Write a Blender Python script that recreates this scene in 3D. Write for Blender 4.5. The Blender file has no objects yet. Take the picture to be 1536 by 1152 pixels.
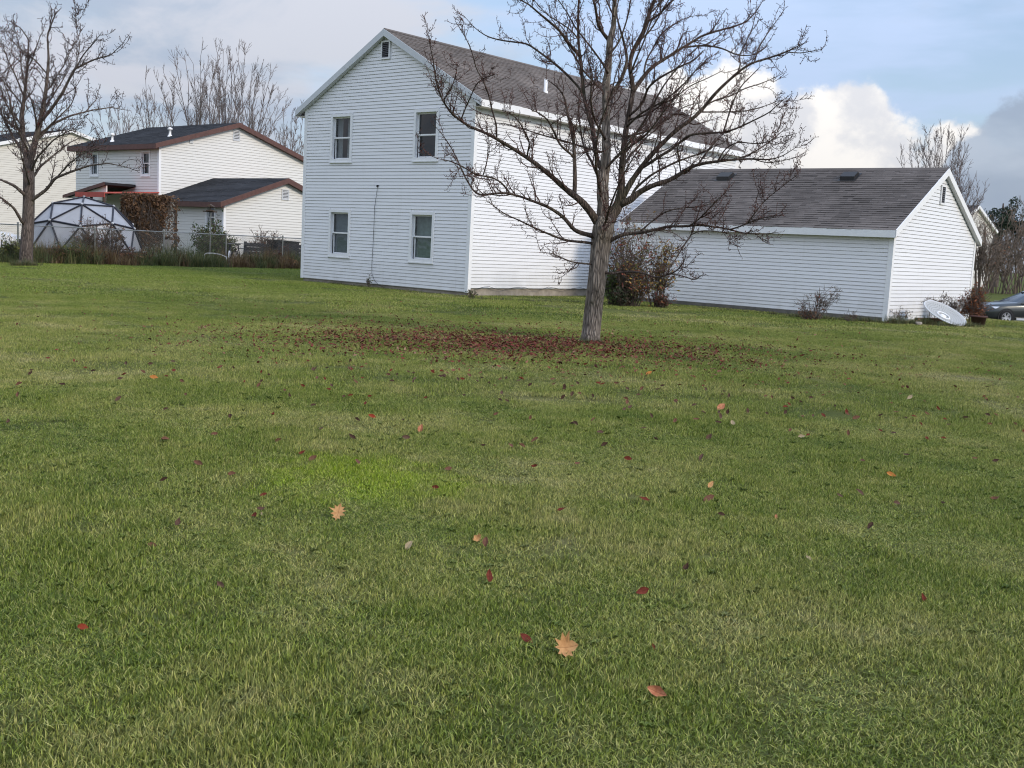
import bpy, math, random
import numpy as np
from mathutils import Matrix, Vector

R = math.radians
sc = bpy.context.scene
col = sc.collection

# ------------------------------------------------------------------ camera
EYE = 1.5
FPX, PITCH, ROLL, YAW = 1640.64, 0.1252527, -0.0514305, 0.6988033
FW = np.array([0, math.cos(PITCH), -math.sin(PITCH)])
_dn = np.array([0, -math.sin(PITCH), -math.cos(PITCH)])
_rt = np.array([1.0, 0, 0])
XR = math.cos(ROLL) * _rt + math.sin(ROLL) * _dn
DN = -math.sin(ROLL) * _rt + math.cos(ROLL) * _dn
CAM = np.array([0, 0, EYE])
cam_d = bpy.data.cameras.new('camera')
cam = bpy.data.objects.new('camera', cam_d)
col.objects.link(cam)
cam_d.sensor_width = 36.0
cam_d.lens = FPX / 1536 * 36.0
cam_d.clip_end = 2000
cam_d.clip_start = 0.05
m = Matrix.Identity(4)
for i in range(3):
    m[i][0] = XR[i]; m[i][1] = -DN[i]; m[i][2] = -FW[i]; m[i][3] = CAM[i]
cam.matrix_world = m
sc.camera = cam

# ------------------------------------------------------------------ exposure
vs = sc.view_settings
vs.view_transform = 'Standard'; vs.look = 'None'; vs.gamma = 1.0
vs.use_curve_mapping = False
vs.exposure = 0.66
sc.cycles.pixel_filter_type = 'BLACKMAN_HARRIS'; sc.cycles.filter_width = 1.1
sc.cycles.use_denoising = True; sc.cycles.denoising_prefilter = 'ACCURATE'; sc.cycles.use_adaptive_sampling = False
sc.cycles.max_bounces = 4; sc.cycles.diffuse_bounces = 2; sc.cycles.glossy_bounces = 2; sc.cycles.transmission_bounces = 3
sc.cycles.transparent_max_bounces = 12

# ------------------------------------------------------------------ sun and sky
SUN_AZ, SUN_EL = 127.0, 28.0            # clockwise from the view direction (+Y), degrees
sl = bpy.data.lights.new('sun', 'SUN')
sl.energy = 1.25; sl.angle = R(12); sl.color = (1.0, 0.88, 0.72)
sun = bpy.data.objects.new('sun', sl); col.objects.link(sun)
sdir = Vector((math.sin(R(SUN_AZ)) * math.cos(R(SUN_EL)), math.cos(R(SUN_AZ)) * math.cos(R(SUN_EL)), math.sin(R(SUN_EL))))
sun.rotation_euler = sdir.to_track_quat('Z', 'Y').to_euler()
sun.location = (30, -10, 30)

world = bpy.data.worlds.new('World'); sc.world = world; world.use_nodes = True
def build_sky():
    nt = world.node_tree; N = nt.nodes; L = nt.links
    N.clear()
    out = N.new('ShaderNodeOutputWorld'); bg = N.new('ShaderNodeBackground')
    bg.inputs['Strength'].default_value = 0.1
    L.new(bg.outputs[0], out.inputs[0])
    sky = N.new('ShaderNodeTexSky'); sky.sky_type = 'NISHITA'; sky.sun_disc = False
    sky.sun_elevation = R(SUN_EL); sky.sun_rotation = R(SUN_AZ)
    sky.air_density = 1.0; sky.dust_density = 0.6; sky.ozone_density = 1.2
    tc = N.new('ShaderNodeTexCoord')
    d = tc.outputs['Generated']
    def M(op, a, b=None, c=None, clamp=False):
        n = N.new('ShaderNodeMath'); n.operation = op; n.use_clamp = clamp
        for k, v in enumerate((a, b, c)):
            if v is None: continue
            if isinstance(v, (int, float)): n.inputs[k].default_value = v
            else: L.new(v, n.inputs[k])
        return n.outputs[0]
    def smooth(v, lo, hi):
        n = N.new('ShaderNodeMapRange'); n.interpolation_type = 'SMOOTHERSTEP'
        L.new(v, n.inputs['Value'])
        for k, w in (('From Min', lo), ('From Max', hi)):
            if isinstance(w, (int, float)): n.inputs[k].default_value = w
            else: L.new(w, n.inputs[k])
        return n.outputs['Result']
    def noise(scale, detail, rough, stretch=(1, 1, 1), off=(0, 0, 0), dist=0.0):
        mp = N.new('ShaderNodeMapping'); L.new(d, mp.inputs['Vector'])
        mp.inputs['Scale'].default_value = stretch; mp.inputs['Location'].default_value = off
        n = N.new('ShaderNodeTexNoise'); L.new(mp.outputs[0], n.inputs['Vector'])
        n.inputs['Scale'].default_value = scale; n.inputs['Detail'].default_value = detail
        n.inputs['Roughness'].default_value = rough; n.inputs['Distortion'].default_value = dist
        return n.outputs['Fac']
    def mix(f, a, b):
        n = N.new('ShaderNodeMix'); n.data_type = 'RGBA'
        L.new(f, n.inputs[0])
        for k, v in ((6, a), (7, b)):
            if isinstance(v, tuple): n.inputs[k].default_value = (*[10 * x for x in v], 1)
            else: L.new(v, n.inputs[k])
        return n.outputs[2]
    sep = N.new('ShaderNodeSeparateXYZ'); L.new(d, sep.inputs[0])
    az = M('MULTIPLY', M('ARCTAN2', sep.outputs[0], sep.outputs[1]), 180 / math.pi)
    el = M('MULTIPLY', M('ARCSINE', sep.outputs[2]), 180 / math.pi)
    def profile(pts):
        fc = N.new('ShaderNodeFloatCurve')
        L.new(M('DIVIDE', M('ADD', az, 180), 360), fc.inputs['Value'])
        cv = fc.mapping.curves[0]
        pts = [((a + 180) / 360, h / 20) for a, h in pts]
        cv.points[0].location = pts[0]; cv.points[1].location = pts[-1]
        for p in pts[1:-1]: cv.points.new(*p)
        for p in cv.points: p.handle_type = 'AUTO_CLAMPED'
        fc.mapping.update()
        return M('MULTIPLY', fc.outputs[0], 20)
    # blue sky, with a thin milky veil that thickens in streaks
    vb = N.new('ShaderNodeVectorMath'); vb.operation = 'SCALE'; vb.inputs['Scale'].default_value = 0.72; L.new(sky.outputs[0], vb.inputs[0]); base = vb.outputs[0]
    streak = noise(3.2, 5, 0.55, (1, 1, 4.5), (3.1, 0, 0))
    veil = M('MULTIPLY_ADD', smooth(streak, 0.36, 0.64), 0.55, 0.32)
    c = mix(veil, base, SKY_VEIL)
    # grey stratus, heavier toward the left of the view and overhead behind it
    st = noise(3.4, 7, 0.56, (1, 1, 2.6), (0.4, 1.7, 0), 0.25)
    leftw = M('MULTIPLY', smooth(M('MULTIPLY', az, -1), -4.0, 16.0), 0.20)
    cover = smooth(M('ADD', st, leftw), 0.50, 0.74)
    stw = noise(5.0, 6, 0.55, (1, 1, 2.4), (7.4, 2.7, 1.0), 0.3)
    stc = mix(smooth(stw, 0.42, 0.60), SKY_GREY, SKY_PALE)
    c = mix(M('MULTIPLY', cover, 0.88), c, stc)
    # cumulus bank low on the right
    bil = noise(17, 7, 0.56, (1, 1, 1.15), (2.2, 0.6, 0.3), 0.1)
    bil2 = noise(17, 7, 0.56, (1, 1, 1.15), (2.2 - 0.35, 0.6, 0.3 - 0.55), 0.1)
    h1 = profile([(-180, 3), (-90, 2), (-40, -2), (-14, -2), (-4, 2), (3, 7.0), (6, 9.2), (9, 9.6), (13.0, 9.0), (14.6, 8.7), (15.8, 9.2), (17.0, 8.7), (18.2, 7.4), (19.4, 6.2), (21, 7.3), (24, 6), (40, 6), (90, 5), (180, 3)])
    lump = M('MULTIPLY', M('SUBTRACT', bil, 0.5), 6.0)
    e1 = M('SUBTRACT', M('ADD', h1, lump), el)
    m1 = smooth(e1, -0.25, 0.75)
    lit = smooth(M('ADD', M('MULTIPLY', M('SUBTRACT', bil, bil2), 3.0), M('MULTIPLY', e1, -0.05)), -0.55, 0.40)
    c1 = mix(lit, SKY_CSHADE, SKY_CLIT)
    c = mix(M('MULTIPLY', m1, 0.96), c, c1)
    # darker blue-grey bank in front of it, far right
    h2 = profile([(-180, 2.5), (-90, 2.5), (0, 0.5), (17, 1.0), (19.8, 3.0), (20.7, 6.9), (22, 7.4), (23.3, 8.0), (25, 8.8), (40, 9.0), (90, 6), (180, 2.5)])
    bil3 = noise(20, 6, 0.55, (1, 1, 1.2), (5.2, 3.6, 1.3), 0.1)
    e2 = M('SUBTRACT', M('ADD', h2, M('MULTIPLY', M('SUBTRACT', bil3, 0.5), 6.5)), el)
    m2 = smooth(e2, -0.3, 0.9)
    c2 = mix(smooth(noise(8, 5, 0.5, (1, 1, 2.2), (1, 9, 2)), 0.35, 0.65), SKY_DARK, SKY_DARK2)
    c = mix(M('MULTIPLY', m2, 0.95), c, c2)
    # a clouded sky grows brighter toward the zenith (standard overcast law, 1 + 2 sin h)
    grad = M('MULTIPLY_ADD', M('MAXIMUM', sep.outputs[2], 0.0), 2.0, 1.0)
    vm = N.new('ShaderNodeVectorMath'); vm.operation = 'SCALE'; L.new(c, vm.inputs[0]); L.new(grad, vm.inputs['Scale'])
    L.new(vm.outputs[0], bg.inputs['Color'])
SKY_VEIL = (0.275, 0.340, 0.473)
SKY_GREY = (0.215, 0.251, 0.310)
SKY_PALE = (0.325, 0.330, 0.363)
SKY_CSHADE = (0.400, 0.404, 0.425)
SKY_CLIT = (0.535, 0.517, 0.497)
SKY_DARK = (0.190, 0.231, 0.296)
SKY_DARK2 = (0.250, 0.291, 0.353)
build_sky()

# ------------------------------------------------------------------ geometry of the place
def ray(u, v): return FW + (u - 768) / FPX * XR + (v - 576) / FPX * DN
def at_depth(u, v, Y):
    q = ray(u, v); return CAM + q * (Y / q[1])
def on_ground(u, v, z=0.0):
    q = ray(u, v); return CAM + q * ((z - EYE) / q[2])
SV = np.array([math.sin(YAW), math.cos(YAW), 0])       # along the long side of the house
GV = np.array([-math.cos(YAW), math.sin(YAW), 0])      # along its gable wall, away to the left
ROTZ = math.pi / 2 - YAW                               # local x -> SV, local y -> GV
KH = np.array([-1.43, 31.77, 0.0])                     # near corner of the house
BG = np.array([9.88, 29.26, 0.0])                      # near corner of the garage
def sstep(a, b, x):
    t = np.clip((x - a) / (b - a), 0, 1); return t * t * (3 - 2 * t)
def terrain(x, y):
    x = np.asarray(x, float); y = np.asarray(y, float)
    dx = x - BG[0]; dy = y - BG[1]
    s = dx * SV[0] + dy * SV[1]; g = dx * GV[0] + dy * GV[1]
    dip = -0.85 * sstep(5, 19, s) * (1 - sstep(30, 58, s)) * (1 - sstep(5.5, 9.0, g))
    und = 0.025 * (np.sin(x * 0.5 + 0.7) * np.cos(y * 0.37) + np.sin(x * 0.23 - y * 0.31)) * sstep(2, 6, y) * (1 - sstep(24, 30, y))
    return dip + und
def tz(x, y): return float(terrain(x, y))

# ------------------------------------------------------------------ helpers
rng = np.random.default_rng(11)
class MB:
    def __init__(s): s.v = []; s.f = []; s.c = []; s.cur = None
    def add(s, vs, fs, c=None):
        b = len(s.v); s.v.extend([tuple(map(float, p)) for p in vs])
        for f in fs:
            s.f.append(tuple(b + i for i in f)); s.c.append(c if c is not None else s.cur)
    def box(s, x0, x1, y0, y1, z0, z1, c=None):
        s.add([(x0, y0, z0), (x1, y0, z0), (x1, y1, z0), (x0, y1, z0), (x0, y0, z1), (x1, y0, z1), (x1, y1, z1), (x0, y1, z1)],
              [(0, 3, 2, 1), (4, 5, 6, 7), (0, 1, 5, 4), (1, 2, 6, 5), (2, 3, 7, 6), (3, 0, 4, 7)], c)
    def poly(s, pts, c=None): s.add(pts, [tuple(range(len(pts)))], c)
    def prism(s, pts, off, c=None):
        n = len(pts); off = np.asarray(off, float)
        q = [np.asarray(p, float) for p in pts]
        s.add(q + [p + off for p in q], [tuple(range(n - 1, -1, -1)), tuple(range(n, 2 * n))] + [(i, (i + 1) % n, n + (i + 1) % n, n + i) for i in range(n)], c)
    def tube(s, pts, rad, n=6, c=None, caps=False, wob=None):
        P = np.asarray(pts, float); k = len(P)
        if np.isscalar(rad): rad = [rad] * k
        T = np.gradient(P, axis=0) if k > 2 else np.array([P[1] - P[0]] * 2)
        T /= np.linalg.norm(T, axis=1)[:, None] + 1e-12
        a = np.array([0.31, 0.17, 0.93]); 
        if abs(T[0] @ a) > 0.9: a = np.array([0.93, 0.31, 0.1])
        U = np.cross(T, a); U /= np.linalg.norm(U, axis=1)[:, None] + 1e-12
        W = np.cross(T, U)
        th = np.arange(n) * 2 * math.pi / n
        vs = []
        for i in range(k):
            r = rad[i]
            rr = np.full(n, r) if wob is None else r * wob(i, th)
            vs.append(P[i] + (np.cos(th) * rr)[:, None] * U[i] + (np.sin(th) * rr)[:, None] * W[i])
        vs = np.concatenate(vs)
        fs = []
        for i in range(k - 1):
            for j in range(n):
                j2 = (j + 1) % n
                fs.append((i * n + j, i * n + j2, (i + 1) * n + j2, (i + 1) * n + j))
        if caps:
            fs.append(tuple(range(n - 1, -1, -1))); fs.append(tuple((k - 1) * n + j for j in range(n)))
        s.add(vs, fs, c)
    def lathe(s, prof, n=16, c=None, M=None):
        vs = []
        for r, z in prof:
            for j in range(n):
                t = 2 * math.pi * j / n; p = Vector((r * math.cos(t), r * math.sin(t), z))
                vs.append(tuple(M @ p) if M is not None else tuple(p))
        fs = []
        for i in range(len(prof) - 1):
            for j in range(n):
                j2 = (j + 1) % n; fs.append((i * n + j, i * n + j2, (i + 1) * n + j2, (i + 1) * n + j))
        s.add(vs, fs, c)
    def build(s, name, mat, parent=None, smooth=False, loc=None):
        me = bpy.data.meshes.new(name); me.from_pydata(s.v, [], s.f)
        if any(c is not None for c in s.c):
            at = me.attributes.new('Col', 'FLOAT_COLOR', 'FACE')
            a = np.ones((len(s.f), 4), np.float32)
            for i, c in enumerate(s.c):
                if c is not None: a[i, :3] = c[:3]
            at.data.foreach_set('color', a.ravel())
        if smooth: me.polygons.foreach_set('use_smooth', np.ones(len(s.f), bool))
        me.materials.append(mat); me.update()
        return link(name, me, parent, loc)
def link(name, me, parent=None, loc=None):
    o = bpy.data.objects.new(name, me); col.objects.link(o)
    if parent is not None: o.parent = parent
    if loc is not None: o.location = loc
    return o
def np_mesh(name, V, F, mat, parent=None, attrs=None, smooth=False):
    """V (n,3), F (m,k) -> one mesh object; attrs = {name: (type, domain, array)}"""
    me = bpy.data.meshes.new(name)
    n, k = len(F), F.shape[1]
    me.vertices.add(len(V)); me.vertices.foreach_set('co', np.asarray(V, np.float32).ravel())
    me.loops.add(n * k); me.loops.foreach_set('vertex_index', np.asarray(F, np.int32).ravel())
    me.polygons.add(n); me.polygons.foreach_set('loop_start', np.arange(0, n * k, k, dtype=np.int32))
    me.polygons.foreach_set('loop_total', np.full(n, k, np.int32))
    if smooth: me.polygons.foreach_set('use_smooth', np.ones(n, bool))
    me.update(calc_edges=True)
    for an, (ty, dom, arr) in (attrs or {}).items():
        at = me.attributes.new(an, ty, dom)
        at.data.foreach_set('color' if ty == 'FLOAT_COLOR' else 'value', np.asarray(arr, np.float32).ravel())
    if mat: me.materials.append(mat)
    if name.startswith('_'): return me
    return link(name, me, parent)
def tag(o, label=None, cat=None, group=None, kind=None):
    if label: o['label'] = label
    if cat: o['category'] = cat
    if group: o['group'] = group
    if kind: o['kind'] = kind
    return o
def thing(name, label, cat, loc=(0, 0, 0), rz=0.0, group=None):
    o = bpy.data.objects.new(name, None); col.objects.link(o)
    o.location = tuple(map(float, loc)); o.rotation_euler = (0, 0, rz); o.empty_display_size = 0.2
    return tag(o, label, cat, group)

# ------------------------------------------------------------------ materials
class NB:
    def __init__(s, name):
        s.m = bpy.data.materials.new(name); s.m.use_nodes = True
        s.t = s.m.node_tree; s.N = s.t.nodes; s.L = s.t.links
        s.b = s.N['Principled BSDF']; s.out = s.N['Material Output']
    def n(s, ty, **kw):
        o = s.N.new(ty)
        for k, v in kw.items():
            if k in o.inputs: 
                if hasattr(v, 'links') or hasattr(v, 'is_linked'): s.L.new(v, o.inputs[k])
                else: o.inputs[k].default_value = v
            else: setattr(o, k, v)
        return o
    def math(s, op, a, b=None, clamp=False):
        o = s.N.new('ShaderNodeMath'); o.operation = op; o.use_clamp = clamp
        for k, v in enumerate((a, b)):
            if v is None: continue
            if isinstance(v, (int, float)): o.inputs[k].default_value = v
            else: s.L.new(v, o.inputs[k])
        return o.outputs[0]
    def pos(s, scale=(1, 1, 1), kind='world', off=(0, 0, 0)):
        if kind == 'world': src = s.N.new('ShaderNodeNewGeometry').outputs['Position']
        else: src = s.N.new('ShaderNodeTexCoord').outputs['Object']
        mp = s.N.new('ShaderNodeMapping'); mp.inputs['Scale'].default_value = scale; mp.inputs['Location'].default_value = off
        s.L.new(src, mp.inputs['Vector']); return mp.outputs[0]
    def noise(s, vec, scale, detail=4, rough=0.55, dist=0.0):
        o = s.N.new('ShaderNodeTexNoise'); s.L.new(vec, o.inputs['Vector'])
        o.inputs['Scale'].default_value = scale; o.inputs['Detail'].default_value = detail
        o.inputs['Roughness'].default_value = rough; o.inputs['Distortion'].default_value = dist
        return o.outputs['Fac']
    def ramp(s, f, stops, interp='LINEAR'):
        o = s.N.new('ShaderNodeValToRGB'); s.L.new(f, o.inputs[0]); o.color_ramp.interpolation = interp
        e = o.color_ramp.elements
        while len(e) < len(stops): e.new(0.5)
        for k, (p, c) in enumerate(stops):
            e[k].position = p; e[k].color = (*c, 1) if len(c) == 3 else c
        return o.outputs[0]
    def mix(s, f, a, b, mode='MIX'):
        o = s.N.new('ShaderNodeMix'); o.data_type = 'RGBA'; o.blend_type = mode
        for k, v in ((0, f), (6, a), (7, b)):
            if isinstance(v, (int, float)): o.inputs[k].default_value = v
            elif isinstance(v, tuple): o.inputs[k].default_value = (*v, 1) if len(v) == 3 else v
            else: s.L.new(v, o.inputs[k])
        return o.outputs[2]
    def col(s, c):
        if isinstance(c, tuple): s.b.inputs['Base Color'].default_value = (*c, 1)
        else: s.L.new(c, s.b.inputs['Base Color'])
        return s
    def set(s, rough=0.6, spec=0.4, metal=0.0):
        s.b.inputs['Roughness'].default_value = rough; s.b.inputs['Specular IOR Level'].default_value = spec
        s.b.inputs['Metallic'].default_value = metal; return s
    def bump(s, h, strength=0.3, dist=0.02):
        o = s.N.new('ShaderNodeBump'); o.inputs['Strength'].default_value = strength; o.inputs['Distance'].default_value = dist
        s.L.new(h, o.inputs['Height']); s.L.new(o.outputs[0], s.b.inputs['Normal']); return s
    def attr(s, name, fac=False):
        o = s.N.new('ShaderNodeAttribute'); o.attribute_name = name
        return o.outputs['Fac'] if fac else o.outputs['Color']
    def translucent(s, colr, f):
        t = s.N.new('ShaderNodeBsdfTranslucent'); x = s.N.new('ShaderNodeMixShader'); x.inputs[0].default_value = f
        if isinstance(colr, tuple): t.inputs[0].default_value = (*colr, 1)
        else: s.L.new(colr, t.inputs[0])
        s.L.new(s.b.outputs[0], x.inputs[1]); s.L.new(t.outputs[0], x.inputs[2]); s.L.new(x.outputs[0], s.out.inputs[0]); return s

def simple(name, c, rough=0.6, spec=0.4, metal=0.0, var=0.12, scale=6.0):
    b = NB(name); v = b.noise(b.pos(), scale, 5)
    lo = tuple(x * (1 - var) for x in c); hi = tuple(min(1, x * (1 + var)) for x in c)
    b.col(b.ramp(v, [(0.3, lo), (0.7, hi)])).set(rough, spec, metal); return b.m
def vinyl(name, c, dirt=(0.55, 0.54, 0.50)):
    b = NB(name); p = b.pos()
    v = b.noise(b.pos((0.6, 0.6, 4.0)), 1.4, 5)
    oi = b.n('ShaderNodeObjectInfo').outputs['Random']
    base = b.ramp(oi, [(0, tuple(x * 0.965 for x in c)), (1, c)])
    g = b.noise(p, 2.2, 6, 0.62)
    z = b.n('ShaderNodeSeparateXYZ', Vector=b.N.new('ShaderNodeNewGeometry').outputs['Position']).outputs[2]
    splash = b.n('ShaderNodeMapRange', Value=z); splash.inputs[1].default_value = 1.1; splash.inputs[2].default_value = 0.1
    f = b.math('MULTIPLY', b.math('MULTIPLY', splash.outputs[0], b.math('SUBTRACT', g, 0.28, True)), 1.1, True)
    streak = b.math('MULTIPLY', b.math('SUBTRACT', b.noise(b.pos((9, 9, 0.35)), 1.0, 4), 0.56, True), 0.7, True)
    f2 = b.math('ADD', f, b.math('ADD', streak, b.math('MULTIPLY', b.math('SUBTRACT', v, 0.5, True), 0.25)), True)
    b.col(b.mix(f2, base, dirt)).set(0.42, 0.4)
    return b.m
def shingle(name, c0, c1):
    b = NB(name); a = b.attr('Col')
    fine = b.noise(b.pos(), 60, 3, 0.7)
    blot = b.noise(b.pos(), 0.7, 5)
    sc3 = b.n('ShaderNodeSeparateColor', Color=a); cc = b.mix(sc3.outputs[0], c0, c1)
    shade_band = b.math('MULTIPLY', b.math('SUBTRACT', sc3.outputs[1], sc3.outputs[0], True), 0.85)
    cc = b.mix(b.math('MULTIPLY', fine, 0.5), cc, tuple(x * 0.45 for x in c0))
    cc = b.mix(b.math('MULTIPLY', b.math('SUBTRACT', blot, 0.45, True), 1.2), cc, tuple(x * 1.5 for x in c1))
    cc = b.mix(shade_band, cc, tuple(x * 0.22 for x in c0))
    b.col(cc).set(0.92, 0.2); return b.m
def vcol(name, rough=0.7, spec=0.3, trans=0.0, tint=(1, 1, 1), nz=0.25, sc_=9.0):
    b = NB(name); a = b.attr('Col')
    v = b.noise(b.pos(), sc_, 4)
    c = b.mix(b.math('MULTIPLY', v, nz * 2), a, b.mix(1.0, a, (0.45, 0.45, 0.45), 'MULTIPLY'))
    b.col(c).set(rough, spec)
    if trans: b.translucent(c, trans)
    return b.m
def glass_mat(name, tint=0.02):
    b = NB(name)
    lw = b.N.new('ShaderNodeLayerWeight'); lw.inputs['Blend'].default_value = 0.5
    fac = b.math('MULTIPLY_ADD', b.math('POWER', lw.outputs['Facing'], 4.0), 0.9); fac.node.inputs[2].default_value = 0.085
    tr = b.N.new('ShaderNodeBsdfTransparent'); tr.inputs[0].default_value = (0.62, 0.66, 0.66, 1)
    gl = b.N.new('ShaderNodeBsdfGlossy'); gl.inputs['Roughness'].default_value = 0.03
    bp = b.N.new('ShaderNodeBump'); bp.inputs['Strength'].default_value = 0.08; bp.inputs['Distance'].default_value = 0.05
    b.L.new(b.noise(b.pos(), 1.6, 2), bp.inputs['Height']); b.L.new(bp.outputs[0], gl.inputs['Normal'])
    x = b.N.new('ShaderNodeMixShader'); 
    b.L.new(fac, x.inputs[0])
    b.L.new(tr.outputs[0], x.inputs[1]); b.L.new(gl.outputs[0], x.inputs[2]); b.L.new(x.outputs[0], b.out.inputs[0])
    return b.m
def bark(name, c0, c1, moss=(0.10, 0.11, 0.05), sc_=1.0, mossy=0.5):
    b = NB(name); p = b.pos((17 * sc_, 17 * sc_, 2.1 * sc_), 'object')
    v = b.n('ShaderNodeTexVoronoi', Vector=p); v.feature = 'DISTANCE_TO_EDGE'; v.inputs['Scale'].default_value = 1.6
    n1 = b.noise(p, 1.3, 6, 0.65, 0.4)
    h = b.math('ADD', b.math('MULTIPLY', b.math('MINIMUM', v.outputs['Distance'], 0.35), 1.6), b.math('MULTIPLY', n1, 0.7))
    cc = b.ramp(h, [(0.25, c0), (0.8, c1)])
    mo = b.math('MULTIPLY', b.math('SUBTRACT', b.noise(b.pos((1, 1, 0.6), 'object', (3, 1, 0)), 2.4, 5), 0.52, True), 4.0 * mossy, True)
    cc = b.mix(mo, cc, moss)
    b.col(cc).set(0.9, 0.2).bump(h, 0.9, 0.03); return b.m

MAT = {}
MAT['vinyl'] = vinyl('white_vinyl', (0.86, 0.86, 0.87))
MAT['cream'] = vinyl('cream_vinyl', (0.77, 0.755, 0.715))
MAT['cream2'] = vinyl('ivory_vinyl', (0.70, 0.67, 0.61))
MAT['trim'] = simple('white_trim', (0.86, 0.86, 0.86), 0.45, var=0.04)
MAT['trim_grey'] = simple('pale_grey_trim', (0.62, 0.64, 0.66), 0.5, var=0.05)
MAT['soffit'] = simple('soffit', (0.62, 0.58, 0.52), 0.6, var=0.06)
MAT['brown_trim'] = simple('brown_trim', (0.115, 0.055, 0.045), 0.55, var=0.2)
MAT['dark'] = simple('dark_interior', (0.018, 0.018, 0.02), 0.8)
MAT['louvre'] = simple('vent_slats', (0.10, 0.10, 0.11), 0.6)
MAT['glass'] = glass_mat('window_glass')
MAT['curtain'] = simple('curtain_cloth', (0.55, 0.56, 0.56), 0.9, var=0.1, scale=14)
MAT['blind'] = simple('window_shade', (0.30, 0.33, 0.35), 0.9, var=0.12, scale=9)
MAT['blind_green'] = simple('green_shade', (0.34, 0.40, 0.36), 0.9, var=0.18, scale=7)
MAT['concrete'] = simple('concrete', (0.33, 0.29, 0.24), 0.9, var=0.25, scale=5)
MAT['concrete_dark'] = simple('dark_concrete', (0.15, 0.14, 0.12), 0.9, var=0.3, scale=5)  # darker concrete for the garage footing
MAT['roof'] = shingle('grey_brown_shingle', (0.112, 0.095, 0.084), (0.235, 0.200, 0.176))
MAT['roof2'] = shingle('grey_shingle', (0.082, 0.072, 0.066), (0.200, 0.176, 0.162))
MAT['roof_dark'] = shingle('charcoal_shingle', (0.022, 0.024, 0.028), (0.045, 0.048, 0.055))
MAT['black'] = simple('black_plastic', (0.02, 0.02, 0.02), 0.5)
MAT['cable'] = simple('black_cable', (0.025, 0.025, 0.03), 0.6)
MAT['galv'] = simple('galvanised_steel', (0.25, 0.26, 0.25), 0.45, 0.5, 0.6, var=0.2)
MAT['bark'] = bark('grey_bark', (0.040, 0.032, 0.027), (0.30, 0.255, 0.215))
MAT['bark_dark'] = bark('dark_bark', (0.030, 0.022, 0.018), (0.130, 0.098, 0.080), mossy=0.35)
MAT['bark_left'] = bark('brown_bark', (0.046, 0.036, 0.032), (0.20, 0.16, 0.14), mossy=0.3)
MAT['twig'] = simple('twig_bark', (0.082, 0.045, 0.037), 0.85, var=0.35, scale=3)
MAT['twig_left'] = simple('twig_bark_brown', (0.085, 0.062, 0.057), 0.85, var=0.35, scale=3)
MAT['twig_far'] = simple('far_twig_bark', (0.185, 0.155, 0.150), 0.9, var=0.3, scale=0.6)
MAT['twig_shrub'] = simple('shrub_bark', (0.105, 0.082, 0.066), 0.9, var=0.35, scale=2)
MAT['twig_pale'] = simple('pale_shrub_bark', (0.165, 0.130, 0.105), 0.9, var=0.35, scale=1.5)
MAT['leafy'] = vcol('shrub_leaves', 0.6, 0.3, 0.25)
MAT['litter'] = vcol('fallen_leaf', 0.8, 0.12, 0.12, nz=0.35, sc_=40)
MAT['vcol'] = vcol('painted_pieces', 0.6, 0.3)

# ------------------------------------------------------------------ ground and lawn
def lawn_colour(b, rnd=None, hgt=None):
    """colour of the turf by its place on the lawn; rnd/hgt only for blades"""
    p = b.pos((1, 1, 0))
    big = b.noise(p, 0.22, 4, 0.55, 0.3)
    mid = b.noise(b.pos((1, 1, 0), off=(7, 3, 0)), 0.9, 5, 0.6)
    fine = b.noise(b.pos((1, 1, 0), off=(1, 9, 0)), 3.5, 4, 0.6)
    wv = b.n('ShaderNodeTexWave', Vector=b.pos((1, 1, 0), off=(0.3, 0, 0))); wv.wave_type = 'RINGS'; wv.rings_direction = 'Z'      # faint mowing swaths
    wv.inputs['Scale'].default_value = 0.16; wv.inputs['Distortion'].default_value = 1.6; wv.inputs['Detail'].default_value = 2; wv.inputs['Detail Scale'].default_value = 0.5
    t = b.math('ADD', b.math('MULTIPLY', big, 0.50), b.math('ADD', b.math('MULTIPLY', mid, 0.42), b.math('MULTIPLY', fine, 0.24)))
    t = b.math('ADD', t, b.math('MULTIPLY', b.math('SUBTRACT', wv.outputs['Fac'], 0.5), 0.035))
    c = b.ramp(t, [(0.44, G_DARK), (0.55, G_MID), (0.64, G_OLIVE), (0.77, G_DRY)])
    # the vivid green patch in the middle of the lawn
    q = on_ground(548, 714)
    sep = b.n('ShaderNodeSeparateXYZ', Vector=b.N.new('ShaderNodeNewGeometry').outputs['Position'])
    dx = b.math('DIVIDE', b.math('SUBTRACT', sep.outputs[0], float(q[0])), 0.70)
    dy = b.math('DIVIDE', b.math('SUBTRACT', sep.outputs[1], float(q[1])), 0.75)
    rr = b.math('SQRT', b.math('ADD', b.math('MULTIPLY', dx, dx), b.math('MULTIPLY', dy, dy)))
    rr = b.math('ADD', rr, b.math('ADD', b.math('MULTIPLY', b.math('SUBTRACT', fine, 0.5), 2.2), b.math('MULTIPLY', b.math('SUBTRACT', mid, 0.5), 1.6)))
    mr = b.n('ShaderNodeMapRange', Value=rr); mr.interpolation_type = 'SMOOTHSTEP'
    mr.inputs[1].default_value = 1.25; mr.inputs[2].default_value = 0.25
    c = b.mix(b.math('MULTIPLY', mr.outputs[0], 0.88), c, G_VIVID)
    # fresher green toward the far left, by the fence and the house
    far = b.n('ShaderNodeMapRange', Value=b.math('SUBTRACT', sep.outputs[1], b.math('MULTIPLY', sep.outputs[0], 0.9)))
    far.inputs[1].default_value = 22; far.inputs[2].default_value = 42
    c = b.mix(b.math('MULTIPLY', far.outputs[0], 0.6), c, G_FAR)
    return c
G_DARK = (0.125, 0.188, 0.030)
G_MID = (0.218, 0.270, 0.050)
G_OLIVE = (0.325, 0.338, 0.100)
G_DRY = (0.490, 0.440, 0.228)
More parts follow.
